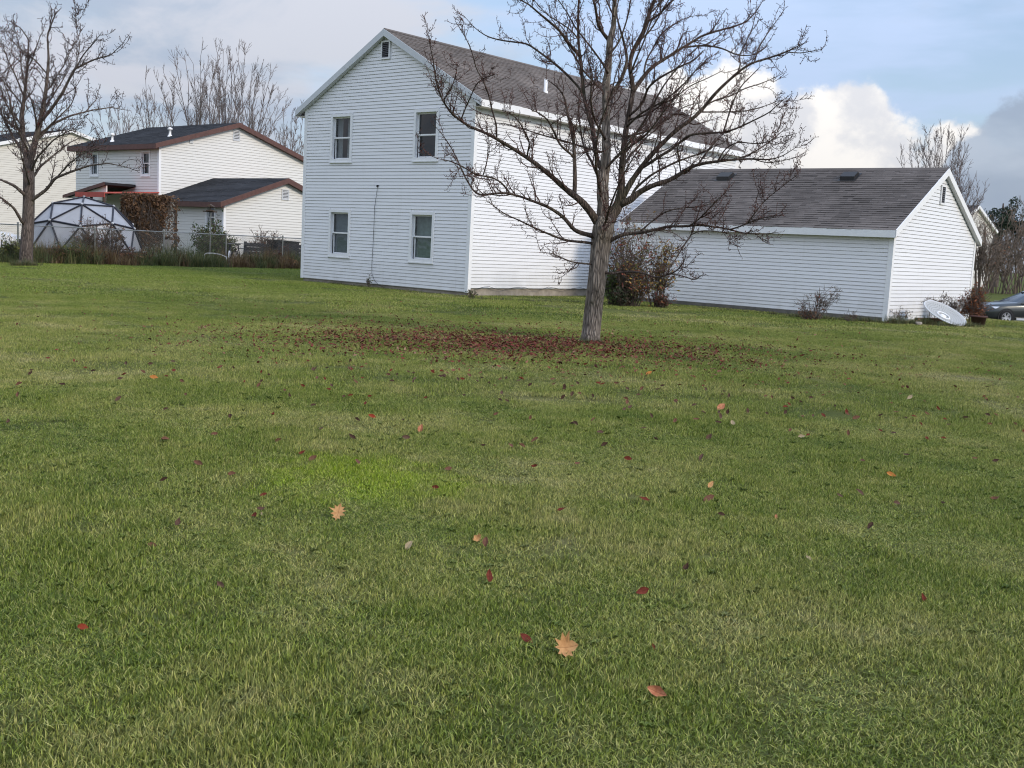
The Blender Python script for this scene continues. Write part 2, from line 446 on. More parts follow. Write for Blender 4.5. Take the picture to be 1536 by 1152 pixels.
G_VIVID = (0.290, 0.390, 0.026)
G_FAR = (0.170, 0.255, 0.028)

def make_ground():
    b = NB('turf_floor')
    c = lawn_colour(b)
    soil = b.noise(b.pos(), 9, 5, 0.65)
    c2 = b.mix(b.math('MULTIPLY', soil, 0.75), c, (0.070, 0.062, 0.034))
    c2 = b.mix(0.55, c2, (0.025, 0.021, 0.010))
    b.col(c2).set(0.95, 0.1).bump(b.noise(b.pos(), 30, 4), 0.6, 0.03)
    # fine grid where the lawn is seen, coarse ring out to the horizon
    def grid(xs, ys):
        X, Y = np.meshgrid(xs, ys); V = np.stack([X, Y, terrain(X, Y)], -1).reshape(-1, 3)
        nx, ny = len(xs), len(ys); i = np.arange(nx * ny).reshape(ny, nx)
        F = np.stack([i[:-1, :-1], i[:-1, 1:], i[1:, 1:], i[1:, :-1]], -1).reshape(-1, 4)
        return V, F
    xs = np.concatenate([[-900, -500, -250, -120, -80], np.linspace(-60, 60, 101), [80, 120, 250, 500, 900]])
    ys = np.concatenate([[-500, -200, -60, -20], np.linspace(-6, 120, 106), [150, 250, 500, 900, 1400]])
    V, F = grid(xs, ys)
    o = np_mesh('ground', V, F, b.m, smooth=True); tag(o, kind='structure')
make_ground()

def make_grass():
    b = NB('grass_blade')
    c = lawn_colour(b)
    rnd = b.attr('rnd', True); hgt = b.attr('hgt', True)
    inst = b.n('ShaderNodeObjectInfo').outputs['Random']
    # each blade its own shade; about one in seven is straw
    c = b.mix(0.85, c, b.ramp(rnd, [(0.0, (0.16, 0.21, 0.17)), (0.45, (0.68, 0.75, 0.66)), (0.78, (1.50, 1.45, 1.25)), (0.82, (1.6, 1.5, 1.35)), (1.0, (2.4, 2.2, 2.0))]), 'MULTIPLY')
    straw = b.ramp(rnd, [(0.80, (0, 0, 0)), (0.805, (1, 1, 1))], 'CONSTANT')
    c = b.mix(b.math('MULTIPLY', straw, 0.5), c, (0.400, 0.345, 0.170))
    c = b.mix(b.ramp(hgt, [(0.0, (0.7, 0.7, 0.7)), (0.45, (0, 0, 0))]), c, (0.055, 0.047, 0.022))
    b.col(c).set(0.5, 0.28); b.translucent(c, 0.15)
    mat = b.m
    def patch(size, n, w, hmin, hmax, segs, seed, rosettes=0):
        r = np.random.default_rng(seed)
        x = (r.random(n) - 0.5) * size; y = (r.random(n) - 0.5) * size
        # tufting: pull blades toward random clump centres
        nc = max(8, n // 14); cx = (r.random(nc) - 0.5) * size; cy = (r.random(nc) - 0.5) * size
        k = r.integers(0, nc, n); pull = r.random(n) ** 2 * 0.75
        x = x * (1 - pull) + (cx[k] + r.normal(0, 0.012, n)) * pull; y = y * (1 - pull) + (cy[k] + r.normal(0, 0.012, n)) * pull
        h = hmin + (hmax - hmin) * r.beta(2.0, 2.4, n)
        a = r.random(n) * 2 * math.pi; fa = a + r.normal(0, 0.9, n) + math.pi / 2
        lean = h * np.abs(r.normal(0.62, 0.50, n)); ww = w * (0.6 + 0.8 * r.random(n))
        ux, uy = np.cos(fa) * ww / 2, np.sin(fa) * ww / 2
        lx, ly = np.cos(a) * lean, np.sin(a) * lean
        rnd = r.random(n)
        Vs, Fs = [], []
        lv = [0.0, 0.5, 1.0] if segs == 2 else [0.0, 1.0]
        rows = []
        for t in lv:
            px, py, pz = x + lx * t ** 1.7, y + ly * t ** 1.7, h * (t - 0.18 * t * t * np.minimum(lean / h, 1.5)) - 0.004
            wt = 1.0 if t == 0 else (0.85 if t < 1 else 0.0)
            if t < 1:
                rows.append(np.stack([px - ux * wt, py - uy * wt, pz], -1)); rows.append(np.stack([px + ux * wt, py + uy * wt, pz], -1))
            else: rows.append(np.stack([px, py, pz], -1))
        V = np.stack(rows, 1); m_ = V.shape[1]; base = np.arange(n)[:, None] * m_
        if segs == 2: tri = np.array([[0, 1, 3], [0, 3, 2], [2, 3, 4]])
        else: tri = np.array([[0, 1, 2]])
        F = (base[:, :, None] + tri[None]).reshape(-1, 3)
        tl = np.array([0, 0, .5, .5, 1.0]) if segs == 2 else np.array([0, 0, 1.0])
        V = V.reshape(-1, 3); rv, hv = np.repeat(rnd, m_), np.tile(tl, n)
        for _ in range(rosettes):                     # low broad-leaved weeds between the blades
            ox, oy = (r.random(2) - .5) * size * .9; q = r.uniform(.10, .62); nl = r.integers(4, 8); rr = r.uniform(.007, .016)
            for a_ in r.random() * 6 + np.arange(nl) * 6.283 / nl:
                ca, sa = math.cos(a_), math.sin(a_); wl = rr * .42; zt = r.uniform(.012, .030)
                q4 = np.array([(ox, oy, .008), (ox + ca * rr - sa * wl, oy + sa * rr + ca * wl, zt), (ox + ca * rr * 1.9, oy + sa * rr * 1.9, zt * .8), (ox + ca * rr + sa * wl, oy + sa * rr - ca * wl, zt)])
                F = np.concatenate([F, np.array([[0, 1, 2], [0, 2, 3]]) + len(V)]); V = np.concatenate([V, q4]); rv = np.concatenate([rv, [q] * 4]); hv = np.concatenate([hv, [.6, 1, 1, 1]])
        me = np_mesh('_patch', V, F, mat, attrs={'rnd': ('FLOAT', 'POINT', rv), 'hgt': ('FLOAT', 'POINT', hv)})
        ob = bpy.data.objects.new('grass_patch', me); return ob
    variants = []
    for k in range(5): variants.append(patch(0.6, 3500, 0.0045, 0.013, 0.039, 2, 100 + k, 4 if k < 3 else 0))
    for k in range(4): variants.append(patch(1.1, 4200, 0.0070, 0.014, 0.043, 1, 200 + k))
    for k in range(4): variants.append(patch(2.4, 4600, 0.016, 0.018, 0.050, 1, 300 + k))
    r = np.random.default_rng(5)
    P, I, S, A = [], [], [], []
    def inside(px, py):
        for O, (x0, x1, y0, y1) in ((KH, (0.0, 15.0, 0.0, 7.5)), (BG, (0.0, 6.6, 0, 8.6))):
            dx, dy = px - O[0], py - O[1]; s = dx * SV[0] + dy * SV[1]; g = dx * GV[0] + dy * GV[1]
            if x0 + 0.2 < s < x1 - 0.2 and y0 + 0.2 < g < y1 - 0.2: return True
        return False
    def zone(y0, y1, step, ids, sc0):
        y = y0
        while y < y1:
            half = y * 0.56 + 1.2
            x = -half
            while x < half:
                px, py = x + r.uniform(-.35, .35) * step, y + r.uniform(-.35, .35) * step
                if not inside(px, py):
                    P.append((px, py, tz(px, py))); I.append(int(r.choice(ids))); A.append(r.uniform(0, 6.283))
                    hz = 1 + .30 * math.sin(px * 1.7 + 1.3 * math.sin(py * 1.1)) * math.sin(py * 1.3 + .7) + .18 * math.sin(px * 4.1 + py * 3.3); S.append((sc0, sc0, sc0 * max(.5, hz) * r.uniform(0.75, 1.3)))
                x += step
            y += step
    zone(2.2, 10.5, 0.37, range(0, 5), 1.0)
    zone(10.5, 24.0, 0.75, range(5, 9), 1.0)
    zone(24.0, 62.0, 1.75, range(9, 13), 1.0)
    me = bpy.data.meshes.new('lawn_grass'); me.vertices.add(len(P))
    me.vertices.foreach_set('co', np.array(P, np.float32).ravel())
    at = me.attributes.new('pick', 'INT', 'POINT'); at.data.foreach_set('value', np.array(I, np.int32))
    at = me.attributes.new('spin', 'FLOAT', 'POINT'); at.data.foreach_set('value', np.array(A, np.float32))
    at = me.attributes.new('size', 'FLOAT_VECTOR', 'POINT'); at.data.foreach_set('vector', np.array(S, np.float32).ravel())
    me.materials.append(mat); me.update()
    o = link('lawn_grass', me); tag(o, 'short mown green lawn grass with dry straw patches', 'grass', kind='stuff')
    ng = bpy.data.node_groups.new('grass_scatter', 'GeometryNodeTree')
    ng.interface.new_socket('Geometry', in_out='INPUT', socket_type='NodeSocketGeometry')
    ng.interface.new_socket('Geometry', in_out='OUTPUT', socket_type='NodeSocketGeometry')
    N, L = ng.nodes, ng.links
    gi, go = N.new('NodeGroupInput'), N.new('NodeGroupOutput')
    iop = N.new('GeometryNodeInstanceOnPoints'); iop.inputs['Pick Instance'].default_value = True
    jg = N.new('GeometryNodeJoinGeometry')
    for ob in reversed(variants):                     # a multi-input socket keeps the last link first
        oi = N.new('GeometryNodeObjectInfo'); oi.inputs['Object'].default_value = ob; oi.inputs['As Instance'].default_value = True
        L.new(oi.outputs['Geometry'], jg.inputs[0])
    def named(name, ty):
        a = N.new('GeometryNodeInputNamedAttribute'); a.data_type = ty; a.inputs['Name'].default_value = name; return a.outputs['Attribute']
    cx = N.new('ShaderNodeCombineXYZ'); L.new(named('spin', 'FLOAT'), cx.inputs[2])
    L.new(gi.outputs[0], iop.inputs['Points']); L.new(jg.outputs[0], iop.inputs['Instance'])
    L.new(named('pick', 'INT'), iop.inputs['Instance Index']); L.new(cx.outputs[0], iop.inputs['Rotation'])
    L.new(named('size', 'FLOAT_VECTOR'), iop.inputs['Scale']); L.new(iop.outputs[0], go.inputs[0])
    md = o.modifiers.new('scatter', 'NODES'); md.node_group = ng
make_grass()

# ------------------------------------------------------------------ building pieces
_board = {}
def board_mesh(expo, mat):
    k = (round(expo, 4), mat.name)
    if k not in _board:
        b = MB(); g = min(0.015, expo * 0.145); prof = [(0.001, g), (0.027, g), (0.027, g + 0.006), (0.016, expo), (0.001, expo)]
        b.prism([(0, o, z) for o, z in prof], (1, 0, 0))
        me = bpy.data.meshes.new('siding_board'); me.from_pydata(b.v, [], b.f); me.materials.append(mat); _board[k] = me
    return _board[k]
def siding(wall, mat, start, ang, length, z0, z1, expo, openings=(), width_fn=None):
    """courses along a wall of a building; start = (x, y) local, ang = direction of travel, outward is ang + 90 degrees"""
    me = board_mesh(expo, mat); z = z0; u = (math.cos(ang), math.sin(ang))
    r = random.Random(int(z0 * 100 + length * 10 + ang * 7))
    while z < z1 - 0.02:
        a, b_ = (0.0, length) if width_fn is None else width_fn(z + expo)
        segs = [(a, b_)]
        for (oa, ob, oz0, oz1) in openings:
            if z + expo > oz0 + 0.02 and z < oz1 - 0.02:
                nx = []
                for (p, q) in segs:
                    if ob <= p or oa >= q: nx.append((p, q))
                    else:
                        if oa > p: nx.append((p, oa))
                        if ob < q: nx.append((ob, q))
                segs = nx
        for (p, q) in segs:
            if q - p < 0.04: continue
            o = link('siding_board', me, wall)
            o.location = (start[0] + u[0] * p, start[1] + u[1] * p, z + r.uniform(-0.0015, 0.0015)); o.rotation_euler = (0, 0, ang)
            o.scale = (q - p, 1, 1)
        z += expo
def wall_panel(mb, f, length, z0, z1, openings, top=None):
    """flat wall with rectangular openings, f(u, z) -> point; top = extra polygon above z1"""
    us = sorted({0.0, length, *[v for o in openings for v in o[:2]]}); zs = sorted({z0, z1, *[v for o in openings for v in o[2:]]})
    for i in range(len(us) - 1):
        for j in range(len(zs) - 1):
            uc, zc = (us[i] + us[i + 1]) / 2, (zs[j] + zs[j + 1]) / 2
            if any(o[0] < uc < o[1] and o[2] < zc < o[3] for o in openings): continue
            mb.poly([f(us[i], zs[j]), f(us[i + 1], zs[j]), f(us[i + 1], zs[j + 1]), f(us[i], zs[j + 1])])
    if top: mb.poly([f(*p) for p in top])
def roof_slope(parent, p0, along, up, la, lu, mat, deckmat, expo=0.14, tab=0.32, seed=1, thick=0.035, shingles=True):
    p0 = np.array(p0, float); along = np.array(along, float); up = np.array(up, float); n = np.cross(along, up)
    if n[2] < 0: n = -n
    b = MB(); q = [p0, p0 + along * la, p0 + along * la + up * lu, p0 + up * lu]
    b.prism([x - n * thick for x in q], n * thick)
    deck = b.build('roof_deck', deckmat, parent)
    if not shingles: return deck
    r = random.Random(seed); s = MB(); rows = int(math.ceil(lu / expo))
    for i in range(rows):
        d = i * expo; a = -r.uniform(0, tab)
        while a < la:
            w = tab * r.choice((0.5, 0.75, 1.0, 1.0, 1.25)); a0, a1 = max(0.0, a), min(la, a + w - 0.004)
            a += w
            if a1 - a0 < 0.02: continue
            d0 = d - r.uniform(0, 0.012) - (0.02 if i == 0 else 0); d1 = min(lu, d + expo + 0.02); t = r.uniform(0.009, 0.017)
            g = min(1, max(0, r.gauss(0.45, 0.13)))
            A = [p0 + along * a0 + up * d0, p0 + along * a1 + up * d0, p0 + along * a1 + up * d1, p0 + along * a0 + up * d1]
            T = [A[0] + n * t, A[1] + n * t, A[2] + n * 0.003, A[3] + n * 0.003]
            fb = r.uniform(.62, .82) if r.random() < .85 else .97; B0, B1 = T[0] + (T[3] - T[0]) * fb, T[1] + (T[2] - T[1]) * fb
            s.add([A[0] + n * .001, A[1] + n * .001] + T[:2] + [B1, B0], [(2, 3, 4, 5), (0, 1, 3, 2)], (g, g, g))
            s.add([B0, B1, T[2], T[3]], [(0, 1, 2, 3)], (0, 1, 0))  # dark course-shadow line put into the colour, below the next row
    o = s.build('shingles', mat, deck); tag(o, kind='stuff'); return deck
def window(parent, f, name, uc, z0, w, h, shade, shade_frac, curtain=None, casing=0.09, trim=None, deep=0.6):
    """double-hung window; f(u, z, out) -> local point of the building. z0 = bottom of the casing, w/h outer size"""
    trim = trim or MAT['trim']
    def bar(mb, u0, u1, a, b_, o0, o1):
        P = [f(u, z, o) for o in (o0, o1) for (u, z) in ((u0, a), (u1, a), (u1, b_), (u0, b_))]
        mb.add(P, [(0, 3, 2, 1), (4, 5, 6, 7), (0, 1, 5, 4), (1, 2, 6, 5), (2, 3, 7, 6), (3, 0, 4, 7)])
    u0, u1, z1 = uc - w / 2, uc + w / 2, z0 + h; c = casing
    k = MB()
    bar(k, u0, u0 + c, z0, z1, -0.05, 0.055); bar(k, u1 - c, u1, z0, z1, -0.05, 0.055)
    bar(k, u0 + c, u1 - c, z1 - c, z1, -0.05, 0.055); bar(k, u0 + c, u1 - c, z0, z0 + c, -0.05, 0.054)
    win = k.build(name, trim, parent)
    s = MB(); bar(s, u0 - 0.02, u1 + 0.02, z0 - 0.035, z0 - 0.001, 0.0, 0.07); s.build('sill', trim, win)
    iu0, iu1, iz0, iz1 = u0 + c, u1 - c, z0 + c, z1 - c; zm = (iz0 + iz1) / 2; t = 0.045
    for nm, a, b_, off in (('upper_sash', zm - 0.012, iz1, -0.045), ('lower_sash', iz0, zm + 0.025, -0.085)):
        k = MB()
        bar(k, iu0 + .002, iu0 + t, a, b_, off - .03, off); bar(k, iu1 - t, iu1 - .002, a, b_, off - .03, off)
        bar(k, iu0 + t, iu1 - t, b_ - t, b_, off - .03, off - .001); bar(k, iu0 + t, iu1 - t, a, a + t, off - .03, off - .001)
        k.build(nm, trim, win)
        g = MB(); g.poly([f(iu0 + t, a + t, off - .015), f(iu1 - t, a + t, off - .015), f(iu1 - t, b_ - t, off - .015), f(iu0 + t, b_ - t, off - .015)])
        g.build('pane', MAT['glass'], win)
    # the room behind
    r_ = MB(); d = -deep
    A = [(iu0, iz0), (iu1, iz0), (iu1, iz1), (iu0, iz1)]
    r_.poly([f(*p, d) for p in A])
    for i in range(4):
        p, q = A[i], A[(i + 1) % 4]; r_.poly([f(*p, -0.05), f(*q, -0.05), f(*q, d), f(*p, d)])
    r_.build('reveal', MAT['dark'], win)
    if shade is not None:
        g = MB(); zb = iz1 - (iz1 - iz0) * shade_frac; bar(g, iu0 + 0.01, iu1 - 0.01, zb, iz1, -0.16, -0.155); g.build('shade', shade, win)
    if curtain is not None:
        for (a, b_) in curtain:
            g = MB(); n = 14
            for i in range(n):
                ua = iu0 + (iu1 - iu0) * (a + (b_ - a) * i / n); ub = iu0 + (iu1 - iu0) * (a + (b_ - a) * (i + 1) / n)
                oa, ob = -0.2 + 0.02 * math.sin(i * 1.9), -0.2 + 0.02 * math.sin((i + 1) * 1.9)
                g.poly([f(ua, iz0, oa), f(ub, iz0, ob), f(ub, iz1, ob), f(ua, iz1, oa)])
            g.build('curtain', MAT['curtain'], win)
    return win
def gable_vent(parent, f, uc, z0, w, h, mat, slatmat, n=7):
    def bar(mb, u0, u1, a, b_, o0, o1, tilt=0.0):
        P = [f(u, z + (tilt if o == o1 else 0), o) for o in (o0, o1) for (u, z) in ((u0, a), (u1, a), (u1, b_), (u0, b_))]
        mb.add(P, [(0, 3, 2, 1), (4, 5, 6, 7), (0, 1, 5, 4), (1, 2, 6, 5), (2, 3, 7, 6), (3, 0, 4, 7)])
    k = MB(); u0, u1, z1 = uc - w / 2, uc + w / 2, z0 + h; c = 0.05
    bar(k, u0, u0 + c, z0, z1, 0, .06); bar(k, u1 - c, u1, z0, z1, 0, .06); bar(k, u0 + c, u1 - c, z0, z0 + c, 0, .058); bar(k, u0 + c, u1 - c, z1 - c, z1, 0, .058)
    v = k.build('gable_vent', mat, parent)
    k = MB(); bar(k, u0 + c, u1 - c, z0 + c, z1 - c, 0.027, 0.030); k.build('vent_backing', MAT['dark'], v)
    hh = (h - 2 * c) / n
    for i in range(n):
        k = MB(); z = z0 + c + i * hh; bar(k, u0 + c, u1 - c, z + hh * .45, z + hh * .7, 0.032, 0.055, -hh * .35); k.build('slat', slatmat, v)
    return v

# ------------------------------------------------------------------ the white house
def make_house():
    H = thing('white_house', 'two-storey white clapboard house with grey shingle roof and four gable windows', 'house', KH, ROTZ)
    W, Lh, ZE, ZR, HALF = 7.5, 15.0, 5.62, 7.68, 3.75
    Z0 = 0.10; E = 0.1016
    f = lambda u, z, o=0.0: (-o, u, z)                 # gable wall, u = +y
    wins = [('window', 5.70, 3.88, MAT['curtain'], 0.0), ('window', 1.92, 3.88, None, 0.0), ('window', 5.66, 0.88, MAT['blind'], 1.0), ('window', 1.93, 0.88, MAT['blind_green'], 1.0)]
    ops = [(u - .515, u + .515, z - .03, z + 1.5) for _, u, z, _, _ in wins]
    b = MB(); wall_panel(b, f, W, Z0, ZE, [(o[0] + .09, o[1] - .09, o[2] + .12, o[3] - .09) for o in ops], [(0, ZE), (W, ZE), (HALF, ZR)])
    gw = b.build('gable_wall', MAT['vinyl'], H)
    slope = (ZR - ZE) / HALF
    siding(gw, MAT['vinyl'], (0, 0), math.pi / 2, W, Z0, ZR - 0.12, E, ops + [(3.75 - .22, 3.75 + .22, 6.90, 7.46)],
           lambda z: (0.09, W - 0.09) if z <= ZE else ((z - ZE) / slope + 0.02, W - (z - ZE) / slope - 0.02))
    c = MB(); c.box(-0.042, 0.0, 0.0, 0.09, Z0, ZE); c.box(-0.042, 0.09, -0.042, -0.0005, Z0, ZE); c.build('corner_post', MAT['trim'], H)
    c = MB(); c.box(-0.042, 0.0, W - 0.09, W, Z0, ZE); c.box(-0.042, 0.0, W + .0005, W + 0.042, Z0, ZE); c.build('corner_post', MAT['trim'], H)
    window(gw, f, 'window', *wins[0][1:3], 1.03, 1.5, None, 0, [(0.02, 0.42), (0.72, 0.98)])
    window(gw, f, 'window', *wins[1][1:3], 1.03, 1.5, None, 0)
    window(gw, f, 'window', *wins[2][1:3], 1.03, 1.5, MAT['blind'], 1.0)
    window(gw, f, 'window', *wins[3][1:3], 1.03, 1.5, MAT['blind_green'], 1.0)
    gable_vent(gw, f, 3.78, 6.93, 0.40, 0.55, MAT['trim'], MAT['louvre'], 8)
    # side wall (sunlit), back and far walls
    b = MB(); b.poly([(0, 0, Z0 + .12), (0, 0, ZE), (Lh, 0, ZE), (Lh, 0, Z0 + .12)]); sw = b.build('side_wall', MAT['vinyl'], H)
    siding(sw, MAT['vinyl'], (Lh, 0), math.pi, Lh - 0.09, Z0 + .12, ZE - 0.04, E)
    b = MB(); b.poly([(0, W, Z0), (Lh, W, Z0), (Lh, W, ZE), (0, W, ZE)]); b.poly([(Lh, 0, Z0), (Lh, W, Z0), (Lh, W, ZE), (Lh, HALF, ZR), (Lh, 0, ZE)]); b.build('rear_wall', MAT['vinyl'], H)
    b = MB(); b.box(0.04, Lh - .02, 0.02, W - .02, -0.3, Z0 + 0.118); fo = b.build('foundation', MAT['concrete'], H)
    # roof
    OV, RK = 0.34, 0.16
    up = np.array([0, HALF, ZR - ZE]); up = up / np.linalg.norm(up)
    lu = math.hypot(HALF + OV, (HALF + OV) * slope) + 0.0
    zl = ZE - OV * slope + 0.12
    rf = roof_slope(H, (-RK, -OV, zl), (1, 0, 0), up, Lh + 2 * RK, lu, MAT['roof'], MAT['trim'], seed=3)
    up2 = np.array([0, -HALF, ZR - ZE]); up2 = up2 / np.linalg.norm(up2)
    roof_slope(H, (-RK, W + OV, zl), (1, 0, 0), up2, Lh + 2 * RK, lu, MAT['roof'], MAT['trim'], shingles=False)
    c = MB(); ztop = zl + (HALF + OV) * slope
    c.prism([(-RK, HALF - .12, ztop - .045), (-RK, HALF, ztop + .03), (-RK, HALF + .12, ztop - .045), (-RK, HALF, ztop + 0.008)], (Lh + 2 * RK, 0, 0), (.4, .4, .4)); c.build('ridge_cap', MAT['roof'], rf)
    # fascia, soffit, rakes
    c = MB(); c.box(-RK + .005, Lh + RK - .005, -OV - .022, -OV, zl - 0.20, zl - 0.005); c.build('fascia', MAT['trim'], H)
    c = MB(); c.box(-RK + .01, Lh + RK - .01, -OV + .001, -0.028, zl - 0.205, zl - 0.19); c.build('soffit', MAT['soffit'], H)
    c = MB(); c.box(-RK + .005, Lh + RK - .005, W + OV, W + OV + .022, zl - 0.20, zl - 0.005); c.build('fascia', MAT['trim'], H)
    c = MB(); c.box(-RK + .01, Lh + RK - .01, W + .028, W + OV - .001, zl - 0.205, zl - 0.19); c.build('soffit', MAT['soffit'], H)
    for x0, x1 in ((-RK - .022, -RK - .001), (Lh + RK + .001, Lh + RK + .022)):
        for sgn in (1, -1):
            yA = -OV - .02 if sgn > 0 else W + OV + .02
            k = MB(); d = 0.185
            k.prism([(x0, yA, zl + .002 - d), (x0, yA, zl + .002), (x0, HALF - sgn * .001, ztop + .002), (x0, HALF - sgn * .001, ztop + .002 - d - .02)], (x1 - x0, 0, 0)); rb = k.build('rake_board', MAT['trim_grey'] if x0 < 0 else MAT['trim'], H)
    for sgn in (1, -1):    # soffit under the rake
        yA = -OV if sgn > 0 else W + OV; k = MB()
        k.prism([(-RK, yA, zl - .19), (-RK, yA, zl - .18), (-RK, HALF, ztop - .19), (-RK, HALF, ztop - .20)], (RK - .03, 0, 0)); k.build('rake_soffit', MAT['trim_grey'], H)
    # vent pipe
    k = MB(); yp = 1.35; zp = zl + (yp + OV) * slope; xp = 4.75
    k.lathe([(0.09, -.06), (0.08, 0.03), (0.058, 0.06), (0.058, 0.42), (0.045, 0.42), (0.045, 0.30)], 14, None, Matrix.Translation((xp, yp, zp))); k.build('vent_pipe', MAT['trim'], rf, True)
    # cable down the gable wall
    k = MB(); pts = [(-.045, 3.92, 3.13), (-.046, 3.95, 2.9), (-.046, 4.02, 2.5), (-.046, 4.03, 1.5), (-.046, 4.06, 0.7), (-.05, 4.04, 0.42), (-.06, 3.9, 0.22), (-.09, 3.65, 0.08), (-.12, 3.35, 0.03)]
    k.tube(pts, 0.0065, 5); k.build('cable', MAT['cable'], gw)
    k = MB(); k.box(-.07, -.026, 3.90, 3.95, 3.10, 3.16); k.build('cable_inlet', MAT['black'], gw)
    # hose-like cable along the foot of the side wall
    k = MB(); r = random.Random(4); pts = [(x, -.06 - .03 * r.random(), .17 + .09 * math.sin(x * 2.1) ** 2 + .03 * r.random()) for x in np.linspace(0.2, 5.6, 26)]
    k.tube(pts, 0.007, 5); k.build('cable', MAT['cable'], sw)
    return H
make_house()

# ------------------------------------------------------------------ the garage
def make_garage():
    H = thing('white_garage', 'low white clapboard garage with grey shingle roof beside the house', 'garage', BG, ROTZ)
    D, Lg, ZE, ZR = 6.55, 8.55, 2.40, 4.18; HALF = D / 2; Z0 = 0.0; E = 0.1016
    slope = (ZR - ZE) / HALF
    b = MB(); b.poly([(0, 0, Z0 - .2), (0, 0, ZE), (0, Lg, ZE), (0, Lg, Z0 - .2)]); fw = b.build('front_wall', MAT['vinyl'], H)
    siding(fw, MAT['vinyl'], (0, 0.09), math.pi / 2, Lg - 0.18, Z0 + 0.10, ZE - 0.03, E)
    b = MB(); b.box(-.03, -.002, 0.02, Lg, -0.2, 0.105); b.build('footing', MAT['concrete_dark'], fw)
    b = MB(); b.poly([(0, 0, Z0 - .2), (D, 0, Z0 - .2), (D, 0, ZE), (HALF, 0, ZR), (0, 0, ZE)]); ew = b.build('end_wall', MAT['vinyl'], H)
    g = lambda u, z, o=0.0: (D - u, -o, z)
    siding(ew, MAT['vinyl'], (D, 0), math.pi, D, Z0 + .03, ZR - 0.12, E, [(HALF - .2, HALF + .2, 3.28, 3.86)],
           lambda z: (0.09, D - 0.09) if z <= ZE else ((z - ZE) / slope + 0.02, D - (z - ZE) / slope - 0.02))
    gable_vent(ew, g, HALF, 3.30, 0.36, 0.55, MAT['trim'], MAT['louvre'], 8)
    b = MB(); b.poly([(0, Lg, -.2), (D, Lg, -.2), (D, Lg, ZE), (HALF, Lg, ZR), (0, Lg, ZE)]); b.poly([(D, 0, -.9), (D, Lg, -.9), (D, Lg, ZE), (D, 0, ZE)]); b.build('rear_wall', MAT['vinyl'], H)
    for (x, y) in ((0, 0), (D, 0)):
        c = MB(); x0, x1 = (0.0005, .09) if x == 0 else (D - .09, D + .042)
        c.box(x0, x1, -.042, -.0005, Z0 - .1, ZE)
        if x == 0: c.box(-.042, -.0005, -.042, .09, Z0 - .1, ZE)
        c.build('corner_post', MAT['trim'], H)
    OV, RK = 0.20, 0.13; zl = ZE - OV * slope + 0.14
    up = np.array([HALF, 0, ZR - ZE]); up /= np.linalg.norm(up); up2 = up * np.array([-1, 1, 1]); lu = math.hypot(HALF + OV, (HALF + OV) * slope)
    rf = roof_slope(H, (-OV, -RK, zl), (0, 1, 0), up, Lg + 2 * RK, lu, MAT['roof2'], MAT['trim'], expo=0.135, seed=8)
    roof_slope(H, (D + OV, -RK, zl), (0, 1, 0), up2, Lg + 2 * RK, lu, MAT['roof2'], MAT['trim'], shingles=False)
    zt = zl + (HALF + OV) * slope
    c = MB(); c.prism([(HALF - .12, -RK, zt - .05), (HALF, -RK, zt + .03), (HALF + .12, -RK, zt - .05), (HALF, -RK, zt + .008)], (0, Lg + 2 * RK, 0), (.4, .4, .4)); c.build('ridge_cap', MAT['roof2'], rf)
    for x0, x1 in ((-OV - .022, -OV), (D + OV, D + OV + .022)):
        c = MB(); c.box(x0, x1, -RK + .005, Lg + RK - .005, zl - .20, zl - .005); c.build('fascia', MAT['trim'], H)
    c = MB(); c.box(-OV + .001, -.03, -RK + .01, Lg + RK - .01, zl - .205, zl - .19); c.build('soffit', MAT['soffit'], H)
    c = MB(); c.box(D + .03, D + OV - .001, -RK + .01, Lg + RK - .01, zl - .205, zl - .19); c.build('soffit', MAT['soffit'], H)
    for y0, y1 in ((-RK - .022, -RK - .001), (Lg + RK + .001, Lg + RK + .022)):
        for sgn in (1, -1):
            xA = -OV - .02 if sgn > 0 else D + OV + .02; k = MB()
            k.prism([(xA, y0, zl + .002 - .19), (xA, y0, zl + .002), (HALF - sgn * .001, y0, zt + .002), (HALF - sgn * .001, y0, zt - .20)], (0, y1 - y0, 0)); k.build('rake_board', MAT['trim'], H)
    for sgn in (1, -1):
        xA = -OV if sgn > 0 else D + OV; k = MB()
        k.prism([(xA, -RK, zl - .19), (xA, -RK, zl - .18), (HALF, -RK, zt - .19), (HALF, -RK, zt - .20)], (0, RK - .03, 0)); k.build('rake_soffit', MAT['trim_grey'], H)
    # two low box vents near the ridge
    ang = math.atan(slope)
    for y in (2.55, 6.7):
        x = 2.72; z = zl + (x + OV) * slope
        M_ = Matrix.Translation((x, y, z)) @ Matrix.Rotation(-ang, 4, 'Y')
        k = MB(); b0 = MB(); b0.prism([(-.22, -.22, 0.012), (.22, -.22, 0.012), (.14, -.22, .13), (-.17, -.22, .12)], (0, .44, 0))
        b0.box(-.28, .28, -.27, .27, .010, .024)
        k.add([tuple(M_ @ Vector(p)) for p in b0.v], b0.f); k.build('roof_vent', MAT['black'], rf)
make_garage()

